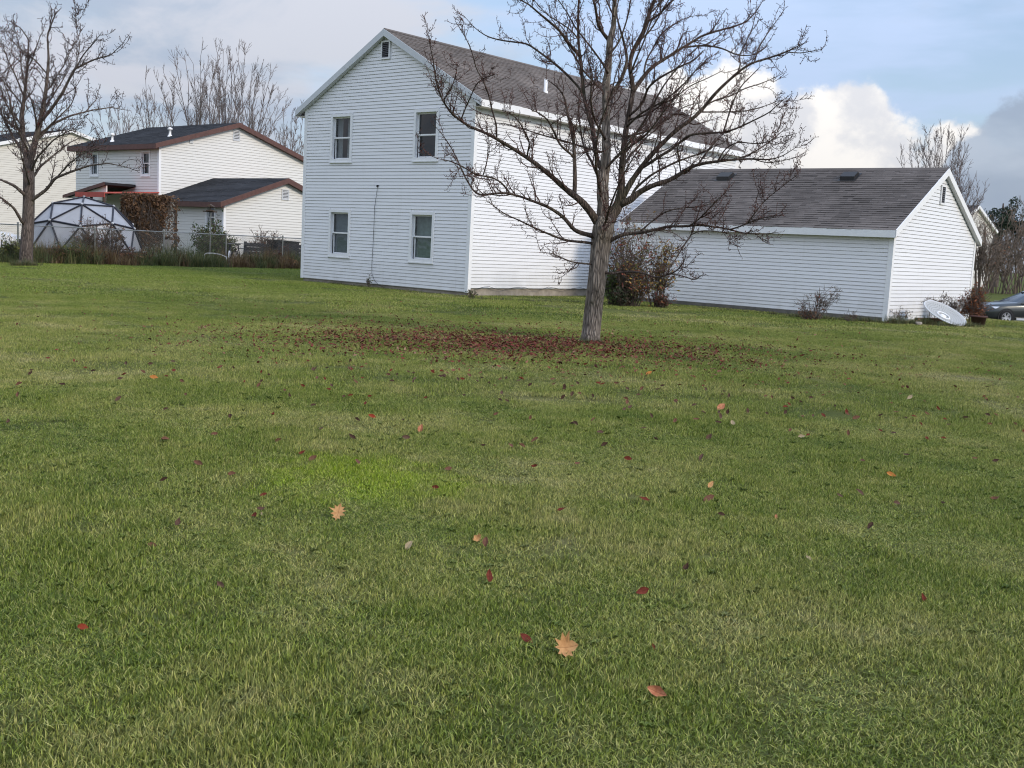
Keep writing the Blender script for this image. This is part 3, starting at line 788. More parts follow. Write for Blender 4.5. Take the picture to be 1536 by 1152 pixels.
# ------------------------------------------------------------------ trees
def resample(P, rad, step):
    P = np.asarray(P, float); d = np.r_[0, np.cumsum(np.linalg.norm(np.diff(P, axis=0), axis=1))]
    n = max(3, int(d[-1] / step) + 1); t = np.linspace(0, d[-1], n)
    Q = np.stack([np.interp(t, d, P[:, k]) for k in range(3)], 1)
    if n > 4:
        for _ in range(2): Q[1:-1] = 0.5 * Q[1:-1] + 0.25 * (Q[:-2] + Q[2:])
    return Q, np.interp(t, d, rad), d[-1]
def wander(p, d, L, n, r, wob, up):
    """a crooked little shoot from p along d"""
    pts = [p]; d = d / (np.linalg.norm(d) + 1e-9)
    for i in range(n):
        d = d + r.normal(0, wob, 3) + np.array([0, 0, up]); d /= np.linalg.norm(d)
        pts.append(pts[-1] + d * L / n)
    return np.array(pts)
def side_dir(T, r, ang):
    a = r.normal(0, 1, 3); a -= (a @ T) * T; a /= np.linalg.norm(a) + 1e-9
    return T * math.cos(ang) + a * math.sin(ang)
class TwigBin:
    """collects thousands of thin shoots and buds as flat arrays"""
    def __init__(s): s.V = []; s.F = []; s.n = 0; s.bV = []; s.bF = []; s.bc = []; s.bn = 0
    def shoot(s, P, r0, r1, sides=3):
        k = len(P); T = np.empty_like(P); T[:-1] = np.diff(P, axis=0); T[-1] = T[-2]
        T /= np.linalg.norm(T, axis=1)[:, None] + 1e-9
        a = np.array([0.4, 0.2, 0.9]) if abs(T[0][2]) < 0.8 else np.array([0.9, 0.3, 0.1])
        U = np.cross(T, a); U /= np.linalg.norm(U, axis=1)[:, None] + 1e-9; W = np.cross(T, U)
        rr = np.linspace(r0, r1, k)[:, None, None]; th = np.arange(sides) * 2 * math.pi / sides
        ring = P[:, None] + rr * (np.cos(th)[None, :, None] * U[:, None] + np.sin(th)[None, :, None] * W[:, None])
        i = np.arange(k - 1)[:, None] * sides; j = np.arange(sides)[None]; j2 = (j + 1) % sides
        F = np.stack([i + j, i + j2, i + sides + j2, i + sides + j], -1).reshape(-1, 4) + s.n
        s.V.append(ring.reshape(-1, 3)); s.F.append(F); s.n += k * sides
    def bud(s, p, r_, c, d=None, long=1.5):
        o = np.array([[1, 0, 0], [-.5, .87, 0], [-.5, -.87, 0], [0, 0, long], [0, 0, -long]]) * r_
        s.bV.append(o + p); s.bF.append(np.array([[0, 1, 3], [1, 2, 3], [2, 0, 3], [1, 0, 4], [2, 1, 4], [0, 2, 4]]) + s.bn); s.bn += 5
        s.bc.append(np.tile(np.array([*c, 1.0]), (6, 1)))
    def build(s, parent, mat, budmat, name='twigs'):
        if s.V: tag(np_mesh(name, np.concatenate(s.V), np.concatenate(s.F), mat, parent), kind='stuff')
        if s.bV: tag(np_mesh('buds', np.concatenate(s.bV), np.concatenate(s.bF), budmat, parent, {'Col': ('FLOAT_COLOR', 'FACE', np.concatenate(s.bc))}), kind='stuff')
BUDS = [(0.055, 0.030, 0.026), (0.075, 0.035, 0.030), (0.040, 0.024, 0.02), (0.13, 0.040, 0.032)]
def dress(tb, P, rad, r, px, sec_every, sec_len, spur_every, rmax, red=0.06, t0=0.12, depth=0):
    """secondary twigs and spurs along a limb"""
    Q, rr, L = resample(P, rad, 0.04 if px < 0.015 else 0.08)
    T = np.gradient(Q, axis=0); T /= np.linalg.norm(T, axis=1)[:, None] + 1e-9
    ds = L / (len(Q) - 1)
    for i in range(int(t0 * len(Q)), len(Q)):
        if rr[i] > rmax: continue
        t = i / len(Q)
        if r.random() < ds / sec_every:
            l = sec_len * r.uniform(0.35, 1.25) * (1 - 0.45 * t)
            S = wander(Q[i], side_dir(T[i], r, r.uniform(0.5, 1.15)), l, 6, r, 0.20, 0.17)
            r0 = min(rr[i] * 0.6, 0.010 + 0.006 * l); r0 = max(r0, 0.40 * px)
            if depth == 0:
                tb.shoot(S, r0, 0.32 * px, 3); dress(tb, S, np.linspace(r0, 0.3 * px, len(S)), r, px, sec_every * 0.9, sec_len * 0.38, spur_every * 0.9, 1.0, red, 0.1, 1)
            else:
                tb.shoot(S, r0, 0.28 * px, 3); spurs(tb, S, r, px, spur_every, red)
        if r.random() < ds / spur_every:
            spur(tb, Q[i], T[i], r, px, red)
    spur(tb, Q[-1], T[-1], r, px, red)
def spurs(tb, S, r, px, every, red):
    L = np.linalg.norm(np.diff(S, axis=0), axis=1).sum()
    for _ in range(max(1, int(L / every))):
        i = r.integers(0, len(S) - 1); f = r.random(); p = S[i] * (1 - f) + S[i + 1] * f
        spur(tb, p, S[i + 1] - S[i], r, px, red)
    tb.bud(S[-1], px * r.uniform(0.35, 0.6), BUDS[r.integers(0, 4)])
def spur(tb, p, T, r, px, red):
    T = T / (np.linalg.norm(T) + 1e-9); l = r.uniform(2.5, 7.5) * px * (1.0 if px < 0.015 else 1.1)
    S = wander(p, side_dir(T, r, r.uniform(0.7, 1.4)), l, 3, r, 0.45, 0.12)
    tb.shoot(S, 0.36 * px, 0.25 * px, 3)
    px = px * .74; c = (0.26, 0.045, 0.032) if r.random() < red * 1.6 else BUDS[r.integers(0, 4)]
    tb.bud(S[-1], px * r.uniform(0.5, 0.85), c)
    if r.random() < 0.4: tb.bud(S[-2] + r.normal(0, px * .6, 3), px * r.uniform(0.4, 0.65), c)

def traced_tree(root, Y0, trunk, limbs, px, seed, barkm, limbm, twigm, extra, sec, secl, spur_e, depth_spread, lf=0.62):
    r = np.random.default_rng(seed); base = np.array(root.location)
    tb = TwigBin()
    def to3(pts, d0, d1):
        out = []; n = len(pts)
        for i, (u, v, *_) in enumerate(pts):
            f = i / max(1, n - 1); off = d0 + (d1 - d0) * f ** 1.1 + (0.05 * math.sin(i * 2.1 + d1 * 5) if 0 < i < n - 1 else 0)
            out.append(at_depth(u, v, Y0 + off) - base)
        return np.array(out)
    def radii(pts, f=1.0):
        k = [i for i, p in enumerate(pts) if len(p) > 2]; return np.interp(range(len(pts)), k, [pts[i][2] * (f + (.88 - f) * min(1, max(0, (pts[i][2] - 3) / 6))) for i in k]) * px
    # bole
    P = to3(trunk, 0, 0); rd = radii(trunk, 1.06); Q, rr, L = resample(P, rd, 0.05)
    k = MB(); ph = r.random(8) * 6.28
    def wob(i, th):
        z = i * 0.05
        w = 1 + 0.05 * np.sin(3 * th + ph[0] + z * 0.8) + 0.035 * np.sin(7 * th + ph[1] + z * 0.5) + 0.03 * np.sin(13 * th + ph[2] + 0.3 * np.sin(z * 5)) + 0.02 * np.sin(19 * th + ph[3] + np.sin(z * 3))
        return w + (0.12 * np.sin(5 * th + ph[4]) * max(0, 1 - z / 0.35))
    k.tube(Q, rr, 44, wob=wob, caps=True); k.build('trunk', barkm, root, True)
    ends = {}
    def place(key, d0, d1, pts):
        P = to3(pts, d0, d1); rd = radii(pts, lf); Q, rr, L = resample(P, rd, 0.07)
        # knobbly limb
        rr2 = rr * (1 + 0.10 * np.sin(np.arange(len(rr)) * 1.7 + len(pts)) * r.random(len(rr)))
        k = MB(); k.tube(Q, rr2, 9 if rd[0] > 0.03 else 6, caps=True); k.build('limb', limbm if rd[0] < 0.115 else barkm, root, True)
        dress(tb, Q, rr, r, px, sec, secl, spur_e, 0.075 if px < 0.015 else 0.11)
        return Q, rr
    for (key, par, d1, pts) in limbs:
        d0 = 0.0
        if par is not None:
            Pq, dd = ends[par]; uv = np.array([(p[0], p[1]) for p in Pq]); j = int(np.argmin(((uv - np.array(pts[0][:2])) ** 2).sum(1)))
            d0 = dd[0] + (dd[1] - dd[0]) * (j / max(1, len(Pq) - 1)) ** 1.1
        dz = d1 * depth_spread
        ends[key] = (pts, (d0, dz)); place(key, d0, dz, pts)
    # limbs reaching toward and away from the viewer, so the crown is round
    for (u, v, dx, dy, dz, L, r0) in extra:
        p = at_depth(u, v, Y0) - base; d = np.array([dx, dy, dz], float); d /= np.linalg.norm(d)
        S = wander(p, d, L, 9, r, 0.13, 0.05); rd = np.linspace(r0 * px * lf, 0.5 * px, len(S)); Q, rr, _ = resample(S, rd, 0.07)
        k = MB(); k.tube(Q, rr, 7, caps=True); k.build('limb', limbm, root, True)
        dress(tb, Q, rr, r, px, sec, secl, spur_e, 0.075 if px < 0.015 else 0.11)
    tb.build(root, twigm, MAT['litter'])

def main_tree():
    b = on_ground(885, 517); Y0 = float(b[1]); b[2] = tz(b[0], b[1])
    t = thing('bare_tree', 'large bare tree with grey trunk and dark knobbly twigs in front of the house', 'tree', b)
    trunk = [(885, 526, 27), (885, 519, 20.5), (885.5, 511, 17), (887, 500, 15.4), (891, 460, 15), (895, 425, 15), (899, 390, 15.6), (902, 362, 17.2), (905, 343, 18), (907, 328, 14)]
    A = [(903, 352, 13), (905, 315, 10.5), (904, 290, 10), (904, 264, 10), (908, 248, 9.5), (909.5, 223, 8), (909, 192, 7.5), (909, 166, 7.3), (909, 130, 7), (912, 104, 6.5), (914, 78, 6.3), (915, 58, 6.3), (921, 40, 5.2), (921, 20, 5), (922, 0, 4.6), (925, -45, 3.2), (921, -90, 2), (926, -120, .9)]
    limbs = [
     ('A', None, 0.15, A),
     ('A1', 'A', -0.3, [(913, 60, 4), (899, 43, 3.7), (894.5, 26), (894, 10, 3), (890, 0), (880, -25, 2), (868, -50, .9)]),
     ('A2', 'A', 0.5, [(903, 256, 5), (898, 248, 4.8), (892.5, 223, 4.8), (888.6, 192, 4.5), (884, 175, 4.5), (877, 152, 4.2), (874, 125, 4), (872, 100, 3.7), (868, 69, 3.3), (867, 31, 2.8), (868, 0, 2), (870, -35, .8)]),
     ('A3', 'A2', 0.9, [(873, 138, 3.2), (870, 133), (849, 110, 2.9), (828, 92), (807.5, 77, 2.4), (791, 65), (766, 62.5, 1.9), (749, 60), (730, 55, 1.4), (712, 42), (697, 25, .6)]),
     ('A4', 'A2', -0.7, [(869, 84, 3.4), (865, 79), (851, 62, 3.3), (839, 45, 3.1), (822, 31), (807.5, 19, 2.2), (793, 6), (780, 0, 1.3), (758, -16, .6)]),
     ('B', None, -0.9, [(897, 336, 8), (889, 322, 7.2), (872, 301, 6.6), (849, 284, 5.8), (828, 265, 5), (803, 244.6, 4.5), (778, 228, 4), (753, 213), (732.5, 201, 3.3), (709.6, 192), (693, 183, 2.6), (672, 164.6), (659.6, 142, 1.9), (653, 117), (650, 90, 1.3), (645, 69), (642, 50, .6)]),
     ('B1', 'B', -0.7, [(745, 207, 2.2), (745, 187.5), (737, 162.5, 1.8), (733.5, 142), (724, 119, 1.5), (714, 104), (709.6, 83, 1.2), (703, 64.6), (691, 44, .9), (682.5, 31, .6)]),
     ('B2', 'B', -1.2, [(691, 181, 1.6), (699, 160), (707.5, 142, 1.3), (712, 129), (722, 118, 1), (742, 112, .6)]),
     ('B3', 'B', 0.2, [(861.7, 292.5, 4.8), (862.7, 263, 4.4), (861.7, 242.5, 4), (860.6, 211, 3.8), (857.5, 187.5, 3.4), (851, 173), (849, 156, 2.6), (846, 142), (834.6, 129, 1.6), (820, 119, .7)]),
     ('B4', 'B3', -0.8, [(860.5, 236, 2.8), (857.5, 232), (839, 217.5, 2.5), (832.5, 201), (824, 184, 2), (820, 177), (807.5, 169, 1.4), (793, 162.5, .7)]),
     ('B5', 'B', -1.3, [(791, 236, 2.2), (791, 230), (795, 215, 1.8), (789, 201), (780, 184, 1.4), (772, 175), (753, 164.6, .6)]),
     ('B6', 'B', -1.3, [(672, 164, 1.4), (664, 150), (676, 135, 1.1), (684, 112), (686, 96, .6)]),
     ('C', None, -0.6, [(893, 355, 6), (886.7, 353, 5.2), (870, 349, 4.6), (859.6, 344.6), (853, 334, 4.2), (841, 321.7), (820, 309, 3.4), (803, 303), (786.7, 296.7, 2.9), (766, 290.4, 2.6), (749, 289), (732.5, 291.5, 2.2), (718, 293.5), (709.6, 286, 1.8), (697, 265), (688.7, 244.6, 1.4), (676, 219.6), (661.7, 199, .9), (647, 184, .6)]),
     ('C1', 'C', -1.0, [(763.7, 289, 2.1), (755, 276), (741, 266.5, 1.9), (722, 264), (707.5, 259, 1.6), (697, 251), (672, 240, 1.1), (657.5, 239), (639, 230, .6)]),
     ('C2', 'C1', -0.8, [(725, 262, 1.5), (731.5, 240, 1.3), (732.5, 211, 1.1), (730, 184, .7)]),
     ('D', None, -0.3, [(892, 366, 4), (884.6, 364, 3.5), (849, 361, 3), (828, 353), (803, 342.5, 2.1), (778, 330), (757.5, 321.7, 1.4), (741, 309), (730, 301, .6)]),
     ('E', None, -0.7, [(890, 397, 2.6), (880, 395.6, 2.2), (857.5, 393.5), (841, 386, 1.5), (828, 380), (811.7, 378, .6)]),
     ('F', None, 0.5, [(904, 352, 12), (913, 332, 10), (922, 318, 9.4), (929, 305, 9), (932.6, 282.5, 7), (932, 257, 6.2), (935, 231, 6), (937, 211.6, 6), (939, 194.7), (943, 172.5, 5.2), (946, 157), (950, 135, 5), (947, 117, 4.7), (944, 97.6, 4.5), (948.5, 78, 4.6), (959, 60, 5), (968, 43, 4.8), (972, 26, 4.4), (977, 10), (982, 0, 3.8), (993, -40, 2.5), (1003, -90, .9)]),
     ('F1', 'A', 0.6, [(911, 150, 4.6), (917, 140, 4.3), (929, 125), (938, 104, 3.9), (941, 90), (938, 73, 3), (933, 52), (927.7, 36, 2.2), (924, 18), (930, -10, 1.2), (936, -40, .6)]),
     ('F2', 'F', 1.0, [(949, 138, 4.8), (959, 124, 4.6), (968, 110.7), (980, 99, 4), (996.7, 88.5), (1010, 80.7, 3.5), (1023, 71.6), (1034, 66, 3), (1050, 54.7), (1070, 48, 2.5), (1089, 43), (1119, 34, 1.7), (1137, 14), (1146, -3, .7)]),
     ('F3', 'F2', 0.4, [(1024, 71.5, 2.4), (1050, 68), (1075, 70, 2), (1087.5, 74), (1106, 83.4, 1.6), (1134, 82.7), (1150, 70, .8)]),
     ('F4', 'F', 1.2, [(966, 108, 2.4), (969, 91, 2.1), (980, 71.6), (990, 52, 1.6), (1006, 39), (1028, 27, 1), (1050, 22, .6)]),
     ('F5', 'F', -0.2, [(970, 33, 3), (987.6, 23, 2.7), (998, 11.7), (1008, 1.3, 2), (1025, -18, .9)]),
     ('F6', 'F', -0.6, [(943, 174, 3.3), (948.5, 170), (964, 155.6, 3), (968, 143), (972, 130, 2.7), (990, 116), (1010, 105.5, 2.2), (1024, 97.6), (1042, 91, 1.6), (1056, 75.6, .7)]),
     ('F7', 'F', -0.9, [(943, 180, 2.6), (957, 176), (975, 170, 2), (990, 158), (1010, 148, 1.5), (1036, 128), (1060, 118, 1), (1084, 106, .6)]),
     ('H', 'F', -0.5, [(931, 300, 7), (943, 279, 5.7), (951, 266), (964, 248, 5.1), (980, 228.5), (995.4, 213, 4.6), (1015.6, 194), (1042, 175.6, 4), (1059, 158), (1070, 143, 3.6), (1087.5, 125.6), (1100, 114.7, 3.1), (1112.5, 103.75), (1128, 94, 2.6), (1150, 88), (1169, 82, 1.9), (1187.5, 74), (1200, 68, 1), (1209, 63, .6)]),
     ('H1', 'H', -0.5, [(1180, 78, 1.3), (1190, 79), (1203, 80, 1), (1222, 75.6), (1233, 74, .6)]),
     ('H2', 'H', -1.2, [(962, 252, 3.8), (968, 249), (990, 234, 3.5), (1007, 224.6), (1019, 214, 3.1), (1034, 202), (1060, 199, 2.4), (1087.5, 199), (1109, 191, 1.9), (1134, 179), (1156, 168, 1.3), (1169, 154), (1183, 144, .6)]),
     ('H3', 'H', 0.4, [(1060, 157, 2.1), (1075, 149), (1097, 144, 1.7), (1115.6, 133), (1140.6, 125.6, 1.2), (1159, 118), (1175, 110, .6)]),
     ('H4', 'H2', -1.0, [(1085, 199, 1.9), (1094, 169), (1100, 150.6, 1.5), (1112.5, 127), (1128, 113, 1.1), (1140, 100, .6)]),
     ('H5', 'H', 0.9, [(1050, 168, 2), (1070, 168), (1095, 168, 1.6), (1122, 166), (1145, 160, 1.1), (1170, 150, .6)]),
     ('H6', 'H', 0.6, [(1107, 108, 1.8), (1111, 96), (1108, 84, 1.5), (1118, 66), (1128, 44, 1.1), (1134, 20, .6)]),
     ('H7', 'H', 0.2, [(1132, 92, 1.8), (1137, 72), (1150, 52, 1.3), (1163, 34), (1178, 12, .6)]),
     ('I', 'F', -0.6, [(930, 306, 8), (947.5, 299.7, 6.6), (957, 288.75, 5.8), (972.5, 281, 5.2), (988, 274.7), (1004, 270.8, 4.6), (1020, 261), (1033, 252, 4), (1046, 246.8), (1060, 244, 3.4), (1095, 240, 2.6), (1124.6, 238), (1154, 240, 1.6), (1173, 235), (1193, 221.5, .6)]),
     ('I1', 'I', -0.2, [(1047, 247, 2.2), (1055, 235), (1065.6, 221, 1.7), (1075, 211.6), (1084, 200.6, .7)]),
     ('I2', 'I', -1.0, [(1021.5, 260, 1.9), (1018, 236), (1015, 224.6, 1.4), (1020, 212, .7)]),
     ('I3', 'I', 0.2, [(1100, 240, 2), (1122, 233), (1140.6, 222.5, 1.5), (1156, 211.6), (1169, 200.6, 1), (1180, 191, .6)]),
     ('I4', 'I', -1.2, [(1076, 242, 1.7), (1089, 221), (1108, 212, 1.4), (1130, 216), (1148, 214.7, 1), (1169, 205), (1189, 202, .6)]),
     ('I5', 'I', 0.3, [(945, 300, 3.4), (951, 284, 3.1), (977, 262), (998, 250.7, 2.6), (1014, 243), (1033, 236, 2.1), (1049, 231), (1066, 222, 1.3), (1085, 214, .7)]),
     ('I6', 'I', -0.9, [(1128, 238, 1.3), (1150, 245), (1170, 242, .9), (1196, 236), (1205, 230, .6)]),
     ('J', None, -1.0, [(905, 366, 5), (919, 359, 4.2), (930, 353), (944, 349.7, 4), (960, 349.7), (974, 346.6, 3.4), (988, 343), (1004, 338.75, 3), (1018, 340), (1035, 338.75, 2.8), (1047.5, 337), (1069, 340, 2.3), (1089, 342.6), (1107, 348, 1.7), (1124.6, 351), (1150, 351, 1), (1169.5, 348, .6)]),
     ('J1', 'J', -1.2, [(1033, 340, 2.2), (1048, 329), (1062, 315, 1.7), (1076, 299.6), (1087, 290, .7)]),
     ('J2', 'J', -0.5, [(960, 348, 2.2), (968, 340), (983, 328, 1.9), (996, 318), (1010, 314, 1.5), (1032, 310.6), (1055, 310.6, 1), (1071, 303, .6)]),
     ('J3', 'J', -1.5, [(1096, 344, 1.8), (1110, 340), (1124.6, 333, 1.4), (1150, 325), (1175, 323, .6)]),
     ('J4', 'J3', -1.7, [(1122, 334, 1.3), (1134, 317), (1150, 297.6, 1), (1173.4, 280), (1195, 262.5, .6)]),
     ('J5', 'J', -1.4, [(1040, 338, 2.1), (1038, 351), (1030, 362, 1.8), (1018, 381), (1010, 395, 1.2), (993, 406, .6)]),
     ('J6', 'J5', -1.8, [(1037, 352, 1.3), (1050, 346), (1070, 346, 1), (1092, 350), (1104, 358, .6)]),
     ('K', None, -0.9, [(893, 404, 4.6), (905, 409, 3.5), (919, 410.6, 3.1), (935, 408), (947.5, 407.5, 2.8), (966, 409), (975.6, 413.75, 2.3), (986.6, 417.7), (997.5, 412, 1.9), (1010, 410), (1019, 403, 1.4), (1029, 387), (1029.5, 374.7, .6)]),
     ('K1', 'K', -1.3, [(1008, 411, 1.4), (1029, 415), (1041, 421, 1.1), (1049, 415), (1056, 411, .6)]),
    ]
    extra = [(903, 300, -.3, -1, .55, 2.6, 4), (906, 255, .45, -1, .45, 2.4, 3.6), (909, 210, -.6, -.9, .7, 2.0, 3.2), (933, 250, .5, 1, .6, 2.3, 3.6), (905, 280, -.5, 1, .6, 2.6, 3.8), (909, 170, .2, 1, .7, 2.0, 3.2),
             (940, 190, .5, -1, .7, 1.8, 3), (912, 110, -.5, -.8, .8, 1.7, 2.6), (915, 80, .6, .7, .9, 1.5, 2.4), (909, 140, -.9, .4, .6, 1.6, 2.6), (946, 110, .3, -.9, .8, 1.5, 2.4), (960, 60, .9, .3, .7, 1.4, 2.2),
             (900, 345, .2, -1, .35, 2.2, 3.4), (935, 225, .9, -.5, .7, 1.7, 2.6), (921, 25, -.6, .3, .9, 1.2, 2), (922, 10, .5, -.3, 1, 1.1, 2), (868, 60, -.7, -.5, .8, 1.1, 1.8), (975, 20, .8, .3, .8, 1.1, 1.8), (910, 230, -1, .3, .35, 1.9, 2.8), (938, 205, 1, .2, .3, 1.8, 2.8)]
    traced_tree(t, Y0, trunk, limbs, 0.0107, 21, MAT['bark'], MAT['bark_dark'], MAT['twig'], extra, 0.165, 0.62, 0.046, 1.1)
main_tree()

def left_tree():
    b = on_ground(40, 396); Y0 = float(b[1]); b[2] = tz(b[0], b[1])
    t = thing('bare_tree', 'bare brown tree at the left edge, standing before the geodesic dome', 'tree', b)
    trunk = [(39, 399, 13), (39.5, 392, 11), (40, 375, 9.8), (42, 340, 9.2), (43, 300, 8.8), (43, 270, 8.6), (42, 248, 8.4), (42, 238, 6)]
    limbs = [
     ('A', None, 0.4, [(42, 250, 6), (37, 225, 5.3), (35, 205, 5), (33, 174, 4.3), (38, 132, 3.4), (42, 87, 2.5), (43, 59, 1.6), (31, 42), (14, 31, .6)]),
     ('B', None, -0.4, [(43, 252, 7), (52, 215, 6), (62.5, 174, 5), (69.5, 132, 3.8), (73, 87, 2.7), (71, 52, 1.8), (83, 21), (92, 12, .6)]),
     ('B1', 'B', -1, [(58, 186, 4), (76, 165, 3.6), (94, 139, 3.2), (111, 104, 2.5), (139, 90, 1.8), (167, 82, 1.1), (180.5, 69, .6)]),
     ('B2', 'B', 1, [(52, 214, 3.6), (76, 187.5, 3), (104, 174, 2.3), (139, 165, 1.6), (167, 161), (189, 165, .6)]),
     ('B3', 'B1', -1.4, [(104, 120, 1.8), (125, 82), (139, 66, 1.2), (151, 51, .6)]),
     ('B4', 'B1', -0.4, [(114, 104, 1.3), (120, 66), (115, 45, .9), (113, 10, .5)]),
     ('B5', 'B2', 1.6, [(128, 168, 1.5), (144, 150), (150, 128, .6)]),
     ('C', None, -1, [(48, 300, 4.2), (69, 285, 3.6), (83, 267, 3.2), (108, 257, 2.6), (135, 248, 2), (163, 245, 1.4), (187.5, 250, .9), (205, 256, .6)]),
     ('C1', 'C', -1.5, [(86, 265, 1.8), (104, 245), (122, 232, 1.2), (146, 222, .6)]),
     ('C2', None, 1.2, [(46, 272, 3.4), (60, 250, 2.7), (82, 232, 2), (104, 214, 1.3), (124, 205, .6)]),
     ('C3', None, -1.6, [(46, 258, 3), (56, 236, 2.4), (80, 210, 1.7), (104, 196, .9), (122, 192, .6)]),
     ('L1', None, -0.7, [(39, 294, 4.4), (35, 290, 4), (21, 278, 3.3), (0, 269, 2.5), (-30, 262, 1.2), (-50, 250, .6)]),
     ('L2', None, -1.2, [(37, 336, 4), (33, 333, 3.7), (21, 312, 3), (0, 295, 2), (-25, 292, .7)]),
     ('L3', 'A', 0.8, [(34, 196, 3.2), (14, 185, 2.6), (0, 170, 1.9), (-24, 150, .8)]),
     ('L4', 'A', -0.9, [(36, 145, 2.2), (24, 115, 1.6), (12, 90), (2, 62, .6)]),
     ('L5', None, 1.1, [(38, 232, 3.6), (20, 206, 2.7), (4, 176, 2), (-10, 130, 1.2), (-16, 92, .6)]),
     ('L6', 'A', 1.4, [(36, 160, 2.2), (20, 140, 1.6), (2, 118, 1.1), (-8, 104, .6)])]
    extra = [(43, 230, .3, -1, .6, 3.2, 3), (44, 250, -.3, 1, .6, 3.2, 3), (55, 200, .6, -.9, .7, 2.6, 2.6), (60, 180, -.2, 1, .8, 2.6, 2.6), (35, 190, -.5, -.9, .8, 2.4, 2.4), (66, 140, .7, .5, .9, 2.2, 2), (38, 130, -.7, .6, .9, 2.0, 2), (70, 110, -.7, -.5, 1, 1.9, 1.8), (44, 280, .5, -1, .4, 2.6, 2.6), (42, 100, .7, -.3, 1, 1.6, 1.6), (50, 205, .9, .3, .5, 2.6, 2.4)]
    traced_tree(t, Y0, trunk, limbs, 0.0236, 33, MAT['bark_left'], MAT['bark_left'], MAT['twig_left'], extra, 0.30, 1.15, 0.12, 1.3)
left_tree()

def fan_tree(name, label, u, vbase, Y, tops, zbase, seed, mat, sec, secl, r0, jit=0.6, px=None, group=None, tw=0.85, zroot=0.0, dense=False):
    """bare tree of many ascending stems; tops = list of (u, v) the stems end at"""
    p = at_depth(u, vbase, Y); base = np.array([p[0], p[1], zroot]); t = thing(name, label, 'tree', base, group=group)
    r = np.random.default_rng(seed); tb = TwigBin(); px = px or Y / FPX
    zf = zbase
    k = MB(); k.tube([(0, 0, -0.2), (0.03, 0, zf * 0.5), (0, 0.02, zf)], [r0 * 1.5, r0 * 1.25, r0 * 1.15], 10); k.build('trunk', mat, t, True)
    tops = tops if not dense else [p for t_ in tops for p in (t_, (t_[0] + r.normal(0, 7), t_[1] + abs(r.normal(12, 10))))]
    for (tu, tv) in tops:
        e = at_depth(tu, tv, Y + r.normal(0, jit)) - base
        s0 = np.array([r.normal(0, r0 * .5), r.normal(0, r0 * .5), zf * r.uniform(0.75, 1.0)])
        m_ = s0 * 0.5 + e * 0.5 + np.array([e[0] * 0.05, 0, 0]) + r.normal(0, 0.18, 3); q1 = s0 * .75 + e * .25 + r.normal(0, .12, 3) + np.array([e[0] * .05, 0, 0])
        r0_ = r0 * .38; P = np.array([s0, q1, m_, s0 * .25 + e * .75 + r.normal(0, .15, 3), e]); rd = np.array([r0_, r0_ * .8, r0_ * .58, r0_ * .36, 0.3 * px])
        Q, rr, L = resample(P, rd, 0.25); kb = MB(); kb.tube(Q, rr, 5); kb.build('limb', mat, t, True)
        T = np.gradient(Q, axis=0); T /= np.linalg.norm(T, axis=1)[:, None]
        n = int(0.8 * L / sec)
        for _ in range(n):
            i = r.integers(max(1, int(len(Q) * .18)), len(Q)); l = secl * r.uniform(.4, 1.3) * (1.15 - 0.6 * i / len(Q))
            S = wander(Q[i], side_dir(T[i], r, r.uniform(.28, .62)), l, 5, r, .07, .12); tb.shoot(S, max(.35 * px * tw, min(rr[i] * .55, .5 * px + .006 * l)), .24 * px * tw, 3)
            for _ in range(int(3 + l * 2.5)):
                j = r.integers(1, 5); S2 = wander(S[j], side_dir((S[j + 1] - S[j]) / (np.linalg.norm(S[j + 1] - S[j])), r, r.uniform(.3, .8)), l * r.uniform(.2, .5), 3, r, .12, .08)
                tb.shoot(S2, .32 * px * tw, .22 * px * tw, 3)
    tb.build(t, mat, MAT['litter'])
    return t
